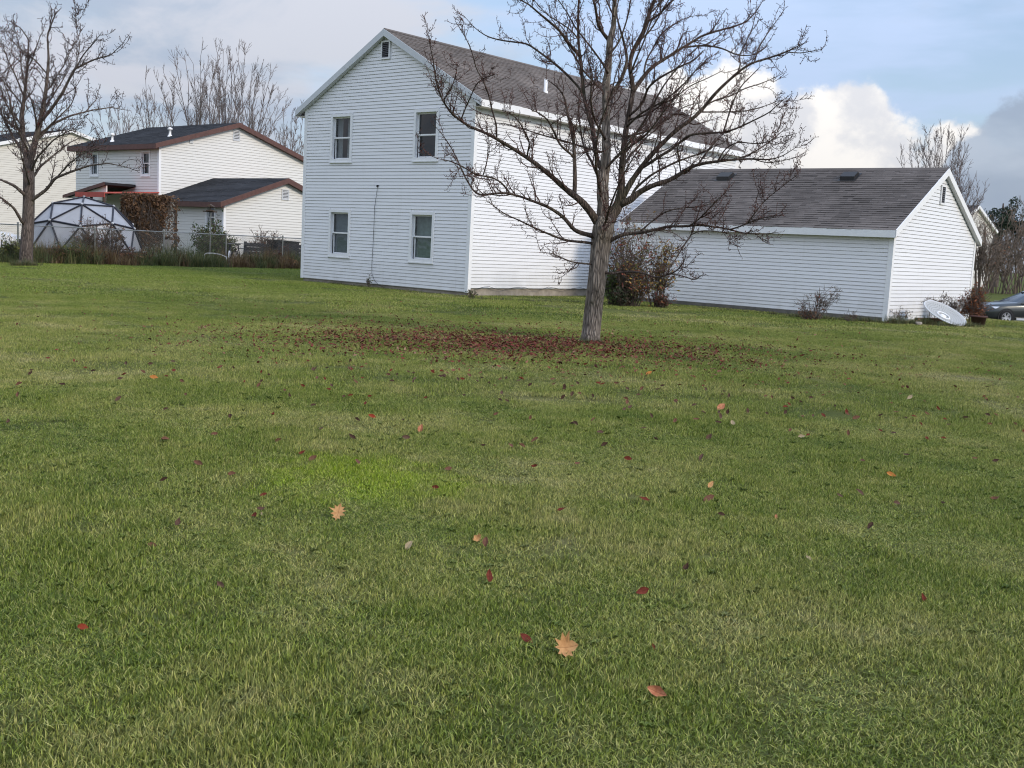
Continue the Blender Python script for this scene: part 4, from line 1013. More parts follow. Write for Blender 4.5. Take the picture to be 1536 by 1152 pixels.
def far_trees():
    g = 'bare trees behind the houses'
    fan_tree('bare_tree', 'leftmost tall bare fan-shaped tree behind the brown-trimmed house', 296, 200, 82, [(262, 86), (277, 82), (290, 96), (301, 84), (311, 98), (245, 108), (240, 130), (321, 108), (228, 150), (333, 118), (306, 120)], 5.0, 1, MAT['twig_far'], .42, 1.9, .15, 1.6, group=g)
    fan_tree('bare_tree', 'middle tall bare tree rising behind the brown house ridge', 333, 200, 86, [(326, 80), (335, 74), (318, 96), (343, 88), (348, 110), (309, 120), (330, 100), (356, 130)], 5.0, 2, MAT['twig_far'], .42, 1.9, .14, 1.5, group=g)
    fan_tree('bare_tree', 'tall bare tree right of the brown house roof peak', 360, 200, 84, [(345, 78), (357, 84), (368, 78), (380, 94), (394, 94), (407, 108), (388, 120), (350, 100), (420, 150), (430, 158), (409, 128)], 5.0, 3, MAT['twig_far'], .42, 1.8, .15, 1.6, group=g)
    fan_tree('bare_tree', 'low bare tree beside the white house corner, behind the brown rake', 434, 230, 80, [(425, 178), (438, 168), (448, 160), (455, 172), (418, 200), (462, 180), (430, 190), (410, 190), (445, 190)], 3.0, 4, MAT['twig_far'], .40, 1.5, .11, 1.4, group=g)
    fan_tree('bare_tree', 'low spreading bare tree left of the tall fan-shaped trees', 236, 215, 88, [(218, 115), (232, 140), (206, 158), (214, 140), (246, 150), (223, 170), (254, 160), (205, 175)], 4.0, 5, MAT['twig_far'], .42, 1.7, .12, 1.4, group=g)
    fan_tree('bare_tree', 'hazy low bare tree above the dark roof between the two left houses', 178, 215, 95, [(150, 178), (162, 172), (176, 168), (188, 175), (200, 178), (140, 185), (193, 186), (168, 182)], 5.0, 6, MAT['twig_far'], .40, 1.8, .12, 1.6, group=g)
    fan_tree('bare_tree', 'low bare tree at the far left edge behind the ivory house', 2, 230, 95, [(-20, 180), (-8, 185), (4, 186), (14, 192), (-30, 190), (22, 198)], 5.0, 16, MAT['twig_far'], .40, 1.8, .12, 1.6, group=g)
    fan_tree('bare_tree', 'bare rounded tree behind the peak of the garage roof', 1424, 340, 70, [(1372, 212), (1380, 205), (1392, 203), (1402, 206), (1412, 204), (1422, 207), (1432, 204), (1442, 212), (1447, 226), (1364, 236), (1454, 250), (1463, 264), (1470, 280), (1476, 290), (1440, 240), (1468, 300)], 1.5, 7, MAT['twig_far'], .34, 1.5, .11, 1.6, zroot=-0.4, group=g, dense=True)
far_trees()

# ------------------------------------------------------------------ neighbouring houses
MAT['red'] = simple('red_awning', (0.42, 0.075, 0.055), 0.6, var=0.15)
MAT['lattice'] = simple('weathered_lattice', (0.26, 0.235, 0.205), 0.8, var=0.2)
MAT['panel'] = simple('dome_film', (0.31, 0.32, 0.345), 0.35, 0.5, var=0.10, scale=2.5)
MAT['strut'] = simple('dome_strut', (0.016, 0.017, 0.028), 0.5, var=0.2)
MAT['hub'] = simple('dome_hub', (0.45, 0.46, 0.48), 0.5)
MAT['brick'] = simple('brick_base', (0.30, 0.13, 0.08), 0.9, var=0.3, scale=4)
MAT['wood_dark'] = simple('dark_boards', (0.020, 0.020, 0.026), 0.7, var=0.3)
MAT['wood_brown'] = simple('brown_boards', (0.075, 0.052, 0.038), 0.8, var=0.3)
MAT['asphalt'] = simple('asphalt', (0.075, 0.073, 0.070), 0.95, 0.2, var=0.25, scale=3)
MAT['tyre'] = simple('tyre_rubber', (0.016, 0.016, 0.017), 0.85)
MAT['alloy'] = simple('alloy_wheel', (0.62, 0.63, 0.65), 0.3, 0.5, 0.7, var=0.06)
MAT['pot'] = simple('brown_planter', (0.075, 0.035, 0.028), 0.7, var=0.2)
def paint(name, c):
    b = NB(name); b.col(c).set(0.28, 0.5, 0.25); b.b.inputs['Coat Weight'].default_value = 0.7; b.b.inputs['Coat Roughness'].default_value = 0.06; return b.m
MAT['car_green'] = paint('grey_green_paint', (0.026, 0.031, 0.029))
MAT['car_white'] = paint('white_paint', (0.72, 0.73, 0.74))
MAT['lamp'] = simple('lamp_lens', (0.70, 0.72, 0.75), 0.12, 0.6, 0.3, var=0.05)

def gabled(root, W, D, ZE, ZR, wallm, trimm, roofm, E_, ops_gable=(), ops_left=(), OV=0.35, RK=0.25, seed=1, gx0=0.0, zb=-0.2, skip_left=False):
    """house with its gable wall on local y=0 (x from 0 to W), ridge along y, left face on x=0; local x -> SV, y -> GV"""
    HALF = W / 2; slope = (ZR - ZE) / HALF
    fg = lambda u, z, o=0.0: (W - u, -o, z)
    b = MB(); wall_panel(b, fg, W, zb, ZE, ops_gable, [(0, ZE), (W, ZE), (HALF, ZR)]); gw = b.build('gable_wall', wallm, root)
    siding(gw, wallm, (W, 0), math.pi, W, 0.1, ZR - .15, E_, [(o[0] - .08, o[1] + .08, o[2] - .08, o[3] + .08) for o in ops_gable], lambda z: (.05, W - .09) if z <= ZE else ((z - ZE) / slope + .02, W - (z - ZE) / slope - .02))
    fl = lambda u, z, o=0.0: (-o, u, z)
    b = MB(); wall_panel(b, fl, D, zb, ZE, ops_left); lw = b.build('side_wall', wallm, root)
    if not skip_left: siding(lw, wallm, (0, 0), math.pi / 2, D, 0.1, ZE - .03, E_, [(o[0] - .08, o[1] + .08, o[2] - .08, o[3] + .08) for o in ops_left], lambda z: (.09, D - .05))
    b = MB(); b.poly([(W, 0, zb), (W, D, zb), (W, D, ZE), (W, 0, ZE)]); b.poly([(0, D, zb), (W, D, zb), (W, D, ZE), (HALF, D, ZR), (0, D, ZE)]); b.build('rear_wall', wallm, root)
    c = MB(); c.box(-.042, .09, -.042, -.0005, 0, ZE); c.box(-.042, -.0005, 0.0, .09, 0, ZE); c.build('corner_post', MAT['trim'], root)
    zl = ZE - OV * slope + .14; zt = zl + (HALF + OV) * slope
    up = np.array([HALF, 0, ZR - ZE]); up /= np.linalg.norm(up); lu = math.hypot(HALF + OV, (HALF + OV) * slope)
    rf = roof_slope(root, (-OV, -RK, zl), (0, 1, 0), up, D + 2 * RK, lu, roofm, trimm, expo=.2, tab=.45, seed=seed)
    roof_slope(root, (W + OV, -RK, zl), (0, 1, 0), up * np.array([-1, 1, 1]), D + 2 * RK, lu, roofm, trimm, shingles=False)
    c = MB(); c.box(-OV - .025, -OV, -RK + .005, D + RK, zl - .24, zl - .005); c.build('fascia', trimm, root)
    c = MB(); c.box(-OV + .001, -.03, -RK + .01, D + RK - .01, zl - .245, zl - .23); c.build('soffit', trimm, root)
    for sgn in (1, -1):
        xA = -OV - .02 if sgn > 0 else W + OV + .02; k = MB()
        k.prism([(xA, -RK - .03, zl - .23), (xA, -RK - .03, zl + .004), (HALF - sgn * .001, -RK - .03, zt + .004), (HALF - sgn * .001, -RK - .03, zt - .24)], (0, .028, 0)); k.build('rake_board', trimm, root)
        k = MB(); xA = -OV if sgn > 0 else W + OV
        k.prism([(xA, -RK, zl - .22), (xA, -RK, zl - .21), (HALF, -RK, zt - .21), (HALF, -RK, zt - .22)], (0, RK - .03, 0)); k.build('rake_soffit', trimm, root)
    return gw, lw, rf, fg, fl, (zl, slope, OV)
def local(O, u, v, ax, val):
    """local (x, y, z) of the pixel ray where local axis ax equals val, for a building at O"""
    q = ray(u, v); n = SV if ax == 'x' else GV
    t = (np.dot(O - CAM, n) + val) / np.dot(q, n); P = CAM + q * t - O
    return np.array([P @ SV, P @ GV, CAM[2] + q[2] * t])
Q1 = at_depth(239, 217, 54); Q1[2] = 0.0
W1 = at_depth(336, 305, 50); W1[2] = 0.0
def make_neighbour():
    H = thing('cream_house', 'two-storey cream house with dark brown roof trim behind the fence', 'house', Q1, ROTZ)
    z0, z1 = local(Q1, 219, 264, 'x', 0)[2], local(Q1, 219, 226, 'x', 0)[2]
    uw = local(Q1, 219, 245, 'x', 0)[1]; uw2 = local(Q1, 142, 250, 'x', 0)[1]
    ops = [(uw - .42, uw + .42, z0, z1), (uw2 - .42, uw2 + .42, z0, z1)]
    gw, lw, rf, fg, fl, (zl, sl_, OV) = gabled(H, 8.9, 8.0, 5.5, 6.92, MAT['cream'], MAT['brown_trim'], MAT['roof_dark'], 0.135, (), [(o[0] + .1, o[1] - .1, o[2] + .1, o[3] - .1) for o in ops], seed=31)
    for o in ops: window(lw, fl, 'window', (o[0] + o[1]) / 2, o[2], o[1] - o[0], o[3] - o[2], MAT['blind'] if o is ops[1] else None, 1.0)
    gable_vent(gw, fg, 8.9 - 4.42, 6.15, .42, .55, MAT['trim_grey'], MAT['trim_grey'], 6)
    k = MB(); k.box(1.65, 1.85, -.06, -.03, 5.75, 5.95); k.build('wall_box', MAT['trim_grey'], gw)
    for x, y in ((1.4, 1.3), (0.55, 5.3)):
        k = MB(); k.lathe([(.13, -.05), (.10, .06), (.06, .08), (.06, .3), (.12, .32), (.12, .4), (.03, .44)], 10, None, Matrix.Translation((x, y, zl + (x + OV) * sl_))); k.build('vent_pipe', MAT['trim'], rf, True)
    # porch roof against the shaded side, with a red awning below it
    pk = local(Q1, 203, 277, 'x', -.05); pe = local(Q1, 98, 293, 'x', -1.6); pm = local(Q1, 155, 279, 'x', 0)
    p = MB(); y0, y1 = pk[1], pe[1]; za, zb_ = pk[2], pe[2]
    p.prism([(-1.7, y0, za), (-1.7, y1, zb_), (-1.7, y1, zb_ - .12), (-1.7, y0, za - .12)], (1.66, 0, 0), (.4, .4, .4)); pr = p.build('porch_roof', MAT['roof_dark'], H)
    p = MB(); p.prism([(-1.72, y0 - .02, za + .01), (-1.72, y1, zb_ + .01), (-1.72, y1, zb_ - .14), (-1.72, y0 - .02, za - .16)], (-.03, 0, 0)); p.build('porch_fascia', MAT['brown_trim'], pr)
    p = MB(); p.prism([(-1.55, y0 + .1, za - .15), (-1.55, y0 + .1, za - .9), (-1.55, y1 - .3, zb_ - .1)], (.05, 0, 0)); p.build('porch_gable', MAT['cream'], pr)
    a0, a1 = local(Q1, 239, 293, 'x', -.05), local(Q1, 128, 299, 'x', -2.4)
    p = MB(); p.prism([(-2.9, a0[1], a0[2] - .10), (-2.9, a0[1], a0[2] - .06), (-.05, a0[1], a0[2] + .16), (-.05, a0[1], a0[2] + .10)], (0, a1[1] - a0[1], 0)); aw = p.build('awning', MAT['red'], H)
    p = MB(); p.box(-2.93, -2.90, a0[1], a1[1], a0[2] - .28, a0[2] - .05); p.build('awning_valance', MAT['red'], aw)
    for yy in (a0[1] + .2, (a0[1] + a1[1]) / 2, a1[1] - .2):
        p = MB(); p.box(-2.88, -2.78, yy - .05, yy + .05, 0, a0[2] - .1); p.build('awning_post', MAT['wood_brown'], aw)
    # wing
    Wg = thing('cream_garage', 'single-storey cream garage wing with brown rake trim and small gable vent', 'garage', W1, ROTZ)
    uw = local(W1, 317, 320, 'x', 0)[1]; z1 = local(W1, 317, 307, 'x', 0)[2]
    ops = [(uw - .38, uw + .38, z1 - 1.15, z1)]
    gw, lw, rf, fg, fl, _ = gabled(Wg, 6.8, 5.75, 2.78, 4.0, MAT['cream'], MAT['brown_trim'], MAT['roof_dark'], 0.125, (), [(ops[0][0] + .1, ops[0][1] - .1, ops[0][2] + .1, ops[0][3] - .1)], seed=37)
    window(lw, fl, 'window', uw, z1 - 1.15, .76, 1.15, None, 0)
    gable_vent(gw, fg, 6.8 - 3.4, 3.12, .42, .5, MAT['trim_grey'], MAT['trim_grey'], 6)
make_neighbour()
def far_house():
    P = at_depth(-2, 226, 78); P[2] = 0
    O = P - SV * 0.5
    H = thing('ivory_house', 'large ivory house with white rake trim at the far left behind the bare tree', 'house', O, ROTZ)
    ap = local(O, 106, 195, 'y', 0); re = local(O, 152, 214, 'y', 0)
    HALF = ap[0]; W = 2 * HALF; slope = (ap[2] - re[2]) / max(.5, (re[0] - ap[0])); ZE = ap[2] - slope * HALF
    gw, lw, rf, fg, fl, _ = gabled(H, W, 9.0, ZE - .1, ap[2] - .1, MAT['cream2'], MAT['trim'], MAT['roof_dark'], 0.16, (), (), seed=41, skip_left=True)
    # right face of the same house, running back, is hidden by the cream house
far_house()
def right_house():
    ap0 = at_depth(1464, 309, 92); O = np.array([ap0[0], ap0[1], -0.4]) - SV * 0
    O = O - SV * 5.0; O[2] = 0
    H = thing('distant_white_house', 'distant white house gable showing above the bare shrubs at right', 'house', O, ROTZ)
    ap = local(O, 1465, 309, 'y', 0); HALF = ap[0]
    gabled(H, 2 * HALF, 9.0, ap[2] - HALF * 0.36, ap[2] - .1, MAT['cream2'], MAT['trim'], MAT['roof_dark'], 0.16, (), (), seed=47, skip_left=True, zb=-0.8)
right_house()

# ------------------------------------------------------------------ shrubs, weeds, vines
def leaf_mass(r, n, fn, size, cols, flat=0.0):
    """n leaf quads (two triangles, slightly folded) at points fn(r, n); returns arrays"""
    P = fn(r, n); a = r.normal(0, 1, (n, 3)); a[:, 2] *= (1 - flat); a /= np.linalg.norm(a, axis=1)[:, None]
    c = np.cross(a, r.normal(0, 1, (n, 3))); c /= np.linalg.norm(c, axis=1)[:, None]
    s = size * r.uniform(.55, 1.35, n)[:, None]; nrm = np.cross(a, c)
    V = np.stack([P - a * s, P + c * s * .42 + nrm * s * .15, P + a * s, P - c * s * .42 + nrm * s * .15], 1).reshape(-1, 3)
    F = (np.arange(n)[:, None] * 4 + np.array([0, 1, 2, 3])).reshape(-1, 4)
    C = 1.35 * np.asarray(cols)[r.integers(0, len(cols), n)] * r.uniform(.65, 1.3, n)[:, None]
    return V, F, np.concatenate([C, np.ones((n, 1))], 1)
def shrub(name, label, loc, h, rad, seed, stems, twig_mat, leaves=0, leaf=.05, cols=None, lean=(0, 0), arch=0.0, r0=.012, px=.02, twigs=6, group=None, shape=1.0, cat='shrub', lowleaf=0.0):
    r = np.random.default_rng(seed); t = thing(name, label, cat, loc, group=group); tb = TwigBin(); tips = []
    for i in range(stems):
        a = r.uniform(0, 6.283); q = rad * math.sqrt(r.random()); hh = h * r.uniform(.55, 1.0) * (1 - .25 * shape * (q / rad) ** 2)
        p0 = np.array([math.cos(a) * q * .28, math.sin(a) * q * .28, -.03]); e = np.array([math.cos(a) * q + lean[0] * hh, math.sin(a) * q + lean[1] * hh, hh])
        m_ = p0 * .5 + e * .5 + np.array([0, 0, hh * (.08 + arch)]) + r.normal(0, .05 * h, 3)
        P, rr, L = resample(np.array([p0, m_, e + np.array([0, 0, -arch * hh])]), np.array([r0, r0 * .7, r0 * .3]), max(.05, h / 14))
        P = P + np.cumsum(r.normal(0, .006 * h, P.shape), 0)
        tb.shoot(P, r0 * r.uniform(.7, 1.2), max(r0 * .3, .22 * px), 4)
        for _ in range(twigs):
            k = r.integers(int(len(P) * .3), len(P) - 1); T = P[k + 1] - P[k]; T /= np.linalg.norm(T) + 1e-9
            S = wander(P[k], side_dir(T, r, r.uniform(.4, 1.1)), h * r.uniform(.10, .30), 4, r, .22, .05); tb.shoot(S, max(.3 * px, r0 * .4), .22 * px, 3); tips.append(S)
            for _ in range(2):
                S2 = wander(S[2], side_dir((S[3] - S[2]) / np.linalg.norm(S[3] - S[2]), r, .8), h * r.uniform(.04, .14), 3, r, .25, .05); tb.shoot(S2, .28 * px, .2 * px, 3); tips.append(S2)
    tb.build(t, twig_mat, MAT['litter'], 'stems')
    if leaves:
        tp = np.concatenate([np.array(s_) for s_ in tips]); tp = tp[tp[:, 2] > 0.02]
        V, F, C = leaf_mass(r, leaves, lambda r_, n: tp[r_.integers(0, len(tp), n)] + r_.normal(0, leaf * 1.1, (n, 3)), leaf, cols)
        V[:, 2] = np.maximum(V[:, 2], 0.01)
        tag(np_mesh('foliage', V, F, MAT['leafy'], t, {'Col': ('FLOAT_COLOR', 'FACE', C)}), kind='stuff')
    return t
BR = [(.16, .085, .045), (.11, .06, .035), (.21, .12, .06), (.09, .055, .04), (.14, .10, .05)]
RED = [(.16, .045, .03), (.11, .04, .03), (.20, .09, .04), (.08, .05, .035)]
GRN = [(.055, .085, .028), (.075, .11, .035), (.035, .06, .022), (.12, .13, .04)]
MIX = [(.28, .18, .05), (.18, .08, .045), (.14, .15, .05), (.34, .24, .07), (.14, .07, .045), (.22, .07, .04)]
def gp(u, v, z=0.0):
    p = on_ground(u, v, z); p[2] = tz(p[0], p[1]); return p
def at_ground(u, Y, vref=400):
    p = at_depth(u, vref, Y); return np.array([p[0], p[1], tz(p[0], p[1])])
def near_shrubs():
    tw = MAT['twig_shrub']
    # between the house and the garage
    shrub('shrub', 'tangled bare brown shrub with red leaves behind the big tree trunk', gp(938, 459), 2.75, .72, 1, 30, tw, 620, .055, [(.26, .07, .04), (.22, .13, .05), (.16, .14, .05), (.13, .06, .04)], px=.017, r0=.016, twigs=9)
    shrub('shrub', 'dark green leafy shrub close behind the big tree trunk', gp(917, 457), 1.25, .42, 2, 24, tw, 1300, .05, [(.09, .14, .035), (.12, .17, .05), (.06, .09, .03)], px=.017, twigs=9)
    shrub('shrub', 'orange-brown leafy shrub in the gap beside the garage', gp(950, 460), 1.5, .5, 3, 26, tw, 1000, .045, MIX, px=.017, twigs=9)
    shrub('shrub', 'yellow and rust vine shrub climbing the left end of the garage wall', gp(983, 461), 2.15, .45, 4, 26, tw, 900, .05, [(.30, .20, .04), (.25, .13, .04), (.12, .12, .04), (.16, .06, .035)], px=.017, twigs=8)
    shrub('shrub', 'dull red low shrub at the foot of the garage wall, left end', gp(993, 462), .50, .34, 5, 26, tw, 360, .035, RED, px=.017, twigs=7)
    shrub('shrub', 'dark low evergreen mound under the shrubs beside the garage', gp(935, 459.5), .62, .55, 6, 26, tw, 900, .045, [(.03, .045, .02), (.05, .055, .025), (.06, .04, .025)], px=.017, twigs=8)
    # along the garage
    shrub('shrub', 'thin bare reddish shrub against the middle of the garage wall', gp(1222, 479.5), 1.05, .62, 7, 17, MAT['twig_shrub'], 60, .03, RED, px=.016, r0=.008, twigs=8, lean=(.18, .0), arch=.12)
    shrub('shrub', 'dark brown low weeds at the foot of the garage wall', gp(1214, 480.5), .36, .42, 8, 30, tw, 260, .03, BR + RED, px=.016, r0=.006)
    shrub('shrub', 'sparse small bare weed near the garage corner', gp(1275, 483.5), .42, .22, 9, 9, tw, 40, .025, BR, px=.016, r0=.005, arch=.2)
    # by the dish
    shrub('shrub', 'arching bare brambles behind the white perforated dish', gp(1404, 481), .95, .95, 10, 22, tw, 120, .03, RED, px=.016, r0=.008, twigs=9, arch=.35)
    shrub('shrub', 'rust red dried shrub at the far corner of the garage', gp(1459, 486), 1.12, .34, 11, 40, tw, 1300, .035, [(.26, .09, .035), (.20, .07, .03), (.15, .06, .035)], px=.016, r0=.006, twigs=9)
    shrub('shrub', 'bare thorny branches against the lower end wall of the garage', gp(1436, 479), .85, .55, 12, 16, tw, 90, .03, RED, px=.016, r0=.009, twigs=9, arch=.15)
    shrub('shrub', 'faint dry weed stems beside the garage corner post', gp(1350, 484), .55, .35, 13, 10, tw, 40, .025, BR, px=.016, r0=.004, arch=.25)
    # foot of the house
    shrub('weed', 'small green weed at the near corner of the house', gp(706, 447), .26, .20, 14, 14, tw, 130, .03, GRN, px=.018, r0=.004, cat='weed')
    shrub('weed', 'small dark weed below the cable on the gable wall', gp(553, 431), .42, .10, 15, 6, tw, 40, .03, GRN, px=.018, r0=.004, cat='weed')
near_shrubs()
def back_shrubs():
    tw = MAT['twig_shrub']
    for k, (u, Y, h, rad, nm) in enumerate([(1496, 74, 6.0, 2.6, 'big bare multi-stemmed lilac-like shrub above the parked car'), (1470, 72, 5.0, 1.8, 'bare brown shrub close to the garage far corner'), (1528, 76, 6.4, 2.6, 'bare reddish shrub at the right edge above the car')]):
        p = at_ground(u, Y, 440)
        shrub('bare_shrub', nm, p, h, rad, 60 + k, 17, MAT['twig_pale'], 120 if k != 2 else 300, .08, [(.20, .10, .06), (.24, .15, .08)], px=.046, r0=.06, twigs=12, shape=.6)
    # evergreen behind the distant house
    p = at_depth(1502, 340, 104); b = np.array([p[0], p[1], -.5]); t = thing('evergreen_tree', 'dark evergreen tree behind the distant white gable at right', 'tree', b)
    r = np.random.default_rng(77); top = at_depth(1502, 293, 104)[2] + .5; cr = 3.3
    k = MB(); k.tube([(0, 0, 0), (0, 0, top * .6), (0, .1, top * .92)], [.3, .22, .06], 8); k.build('trunk', MAT['bark_left'], t)
    blobs = [(r.normal(0, cr * .46), r.normal(0, cr * .45), top * .70 + r.normal(0, .75), r.uniform(.45, .95)) for _ in range(34)]
    def pts(r_, n):
        out = np.empty((n, 3)); 
        for i in range(n):
            x, y, z, q = blobs[r_.integers(0, len(blobs))]; d = r_.normal(0, 1, 3); d /= np.linalg.norm(d); out[i] = np.array([x, y, z]) + d * q * r_.uniform(.5, 1.0)
        return out
    V, F, C = leaf_mass(r, 6200, pts, .13, [(.020, .036, .020), (.030, .050, .026), (.014, .026, .016)])
    tag(np_mesh('crown', V, F, MAT['leafy'], t, {'Col': ('FLOAT_COLOR', 'FACE', C)}), kind='stuff')
    # far wood along the skyline
    r = np.random.default_rng(5)
    tb = TwigBin()
    for _ in range(420):
        az = r.uniform(-60, 60); Y = r.uniform(135, 210); x = Y * math.tan(R(az)); h = r.uniform(5, 9.5)
        P = wander(np.array([x, Y, -.5]), np.array([r.normal(0, .1), 0, 1.0]), h, 5, r, .07, .1); tb.shoot(P, .13, .03, 3)
        for _ in range(26):
            j = r.integers(1, 5); S = wander(P[j], np.array([r.normal(0, 1), r.normal(0, .4), r.uniform(.5, 1.4)]), r.uniform(1, 3), 3, r, .2, .1); tb.shoot(S, .05, .03, 3)
    o = np_mesh('far_wood', np.concatenate(tb.V), np.concatenate(tb.F), MAT['twig_far']); tag(o, 'distant bare wood along the skyline', 'wood', kind='stuff')
back_shrubs()

# chain-link fence along the back of the lawn
FA, FB = on_ground(-60, 396), np.array(KH + GV * 9.0 + SV * 11.5)
FA = np.array([-23.2, 32.6, 0]) + GV * 1.2; FDIR = SV; FLEN = 24.0
def fence_pt(s): return FA + FDIR * s
def make_fence():
    t = thing('chain_link_fence', 'galvanised chain-link fence along the overgrown back border', 'fence', FA, ROTZ)
    Hf = 1.35; L = FLEN
    for x in np.arange(0, L + .1, 3.0):
        k = MB(); k.lathe([(.03, -.1), (.03, Hf + .03), (.042, Hf + .03), (.035, Hf + .09), (.0, Hf + .11)], 8, None, Matrix.Translation((x, 0, 0))); k.build('post', MAT['galv'], t)
    k = MB(); k.tube([(0, 0, Hf), (L, 0, Hf)], .021, 6); k.build('top_rail', MAT['galv'], t)
    V, F, n = [], [], 0; step = .075
    tb = TwigBin()
    for x in np.arange(-Hf, L, step):
        for sg in (1, -1):
            a = np.array([x, 0.02 * sg, .04]); b_ = np.array([x + Hf - .06, .02 * sg, Hf - .02])
            if sg < 0: a, b_ = np.array([x, -.02, Hf - .02]), np.array([x + Hf - .06, -.02, .04])
            if b_[0] > L or a[0] < 0: continue
            tb.shoot(np.array([a, b_]), .0022, .0022, 3)
    tag(np_mesh('wire_mesh', np.concatenate(tb.V), np.concatenate(tb.F), MAT['galv'], t), kind='stuff')
make_fence()

def grass_clump_mesh(r, n, h, rad, w, cols, droop):
    x = r.normal(0, rad * .5, n); y = r.normal(0, rad * .5, n); a = np.arctan2(y, x) + r.normal(0, .9, n); hh = h * r.uniform(.45, 1.1, n); ln = hh * np.abs(r.normal(droop, .3, n))
    fa = a + math.pi / 2; ww = w * r.uniform(.6, 1.3, n); rows = []
    for t in (0, .4, .75, 1.0):
        px_, py, pz = x + np.cos(a) * ln * t ** 1.8, y + np.sin(a) * ln * t ** 1.8, hh * (t - .42 * np.minimum(ln / hh, 1.2) * t ** 2.4)
        wt = (1 - t * .9) if t < 1 else 0
        if t < 1: rows += [np.stack([px_ - np.cos(fa) * ww * wt, py - np.sin(fa) * ww * wt, pz], -1), np.stack([px_ + np.cos(fa) * ww * wt, py + np.sin(fa) * ww * wt, pz], -1)]
        else: rows.append(np.stack([px_, py, pz], -1))
    V = np.stack(rows, 1); m_ = 7; base = np.arange(n)[:, None, None] * m_
    T = np.array([[0, 1, 3], [0, 3, 2], [2, 3, 5], [2, 5, 4], [4, 5, 6]]); F = (base + T[None]).reshape(-1, 3)
    C = np.asarray(cols)[r.integers(0, len(cols), n)] * r.uniform(.7, 1.3, n)[:, None]; C = np.repeat(np.concatenate([C, np.ones((n, 1))], 1), 5, 0)
    return V.reshape(-1, 3), F, C
def make_weeds():
    r = np.random.default_rng(9); Vs, Fs, Cs, n = [], [], [], 0
    GR = [(.105, .145, .055), (.14, .165, .065), (.21, .19, .085), (.075, .095, .045)]; BRN = [(.22, .155, .075), (.16, .105, .06), (.28, .215, .115), (.13, .075, .05)]
    for s in np.arange(-1, FLEN + 1, .16):
        for _ in range(5):
            off = -r.uniform(-.5, 1.25); p = fence_pt(s + r.uniform(-.1, .1)) + GV * off
            k = math.sin(s * .9) + math.sin(s * 2.3 + 1) + r.normal(0, .5); pal = GR if k > -.5 else BRN
            edge = 1 - .55 * max(0, (-off - .6) / .7)
            V, F, C = grass_clump_mesh(r, 34, (.95 + .2 * math.sin(s * 1.3)) * edge * r.uniform(.6, 1.15), .16, .011, pal, .55)
            Vs.append(V + p); Fs.append(F + n); Cs.append(C); n += len(V)
    # long grass at the foot of the garage and round the dish
    for (u0, v0, u1, v1, cnt, h) in ((1010, 459, 1180, 473, 26, .10), (1180, 475, 1326, 485, 60, .17), (1332, 486, 1400, 487, 46, .26), (1400, 489, 1478, 491, 26, .16), (705, 449, 870, 454, 30, .10), (455, 421, 700, 447, 46, .09), (20, 399, 62, 399, 34, .28), (868, 518, 902, 518, 20, .09)):
        for _ in range(cnt):
            f = r.random(); p = gp(u0 + (u1 - u0) * f, v0 + (v1 - v0) * f); p = p + np.array([r.normal(0, .06), r.normal(0, .10), 0])
            V, F, C = grass_clump_mesh(r, 22, h * r.uniform(.6, 1.4), .11, .006, GR + [(.16, .15, .07), (.20, .17, .085)], .6)
            Vs.append(V + p); Fs.append(F + n); Cs.append(C); n += len(V)
    o = np_mesh('tall_weeds', np.concatenate(Vs), np.concatenate(Fs), MAT['leafy'], None, {'Col': ('FLOAT_COLOR', 'FACE', np.concatenate(Cs))}); tag(o, 'rank tall grass and weeds along the fence and walls', 'weeds', kind='stuff')
    tw = MAT['twig_shrub']
    def fp(u, back=0.0):
        best = min(np.arange(0, FLEN, .05), key=lambda s: abs(float(768 + FPX * ((fence_pt(s) - CAM) @ XR) / ((fence_pt(s) - CAM) @ FW)) - u)); return fence_pt(best) + GV * back
    shrub('shrub', 'bare brown vine shrub in front of the dome panels', fp(139, .3), 1.72, .62, 21, 22, tw, 300, .05, RED + BR, px=.027, r0=.018, twigs=10)
    shrub('shrub', 'second brown vine shrub climbing beside the dome', fp(170, .3), 1.85, .55, 22, 20, tw, 340, .05, RED + BR, px=.027, r0=.018, twigs=10)
    shrub('shrub', 'yellowing perennials at the foot of the left tree', fp(12, -.2), .95, .75, 23, 34, tw, 900, .055, [(.20, .19, .06), (.13, .15, .05), (.09, .12, .04)], px=.026, r0=.007)
    shrub('shrub', 'mixed green and tan perennials below the dome', fp(84, -.3), .72, .85, 24, 36, tw, 900, .06, GRN + BR, px=.026, r0=.007)
    shrub('shrub', 'orange-brown dead perennials before the brick dome base', fp(125, -.3), .55, .75, 25, 30, tw, 600, .055, BR + [(.30, .15, .06)], px=.026, r0=.007)
    shrub('shrub', 'reddish brown thicket right of the dome', fp(200, -.3), .75, .75, 26, 34, tw, 600, .05, RED + BR, px=.026, r0=.008)
    shrub('shrub', 'tall dark green leafy shrub by the cream garage corner', fp(340, 1.3), 2.0, .75, 27, 30, tw, 2200, .065, GRN, px=.028, r0=.014, twigs=10)
    shrub('shrub', 'low green leafy shrub beside the feeder pole', fp(362, 1.4), 1.55, .65, 28, 28, tw, 1600, .06, GRN, px=.028, r0=.012, twigs=9)
    shrub('shrub', 'bare reddish shrub next to the house behind the fence', fp(425, 1.2), 1.75, 1.0, 29, 34, tw, 420, .05, RED, px=.029, r0=.016, twigs=10)
    shrub('shrub', 'brown dry thicket close to the house back corner', fp(405, .1), .75, .85, 30, 34, tw, 560, .05, BR + RED, px=.029, r0=.007)
    shrub('shrub', 'orange dead fern clump in the weeds near the house', fp(420, -.5), .5, .5, 31, 24, tw, 300, .05, [(.30, .15, .06), (.22, .12, .05)], px=.029, r0=.006)
    return fp
fence_at = make_weeds()

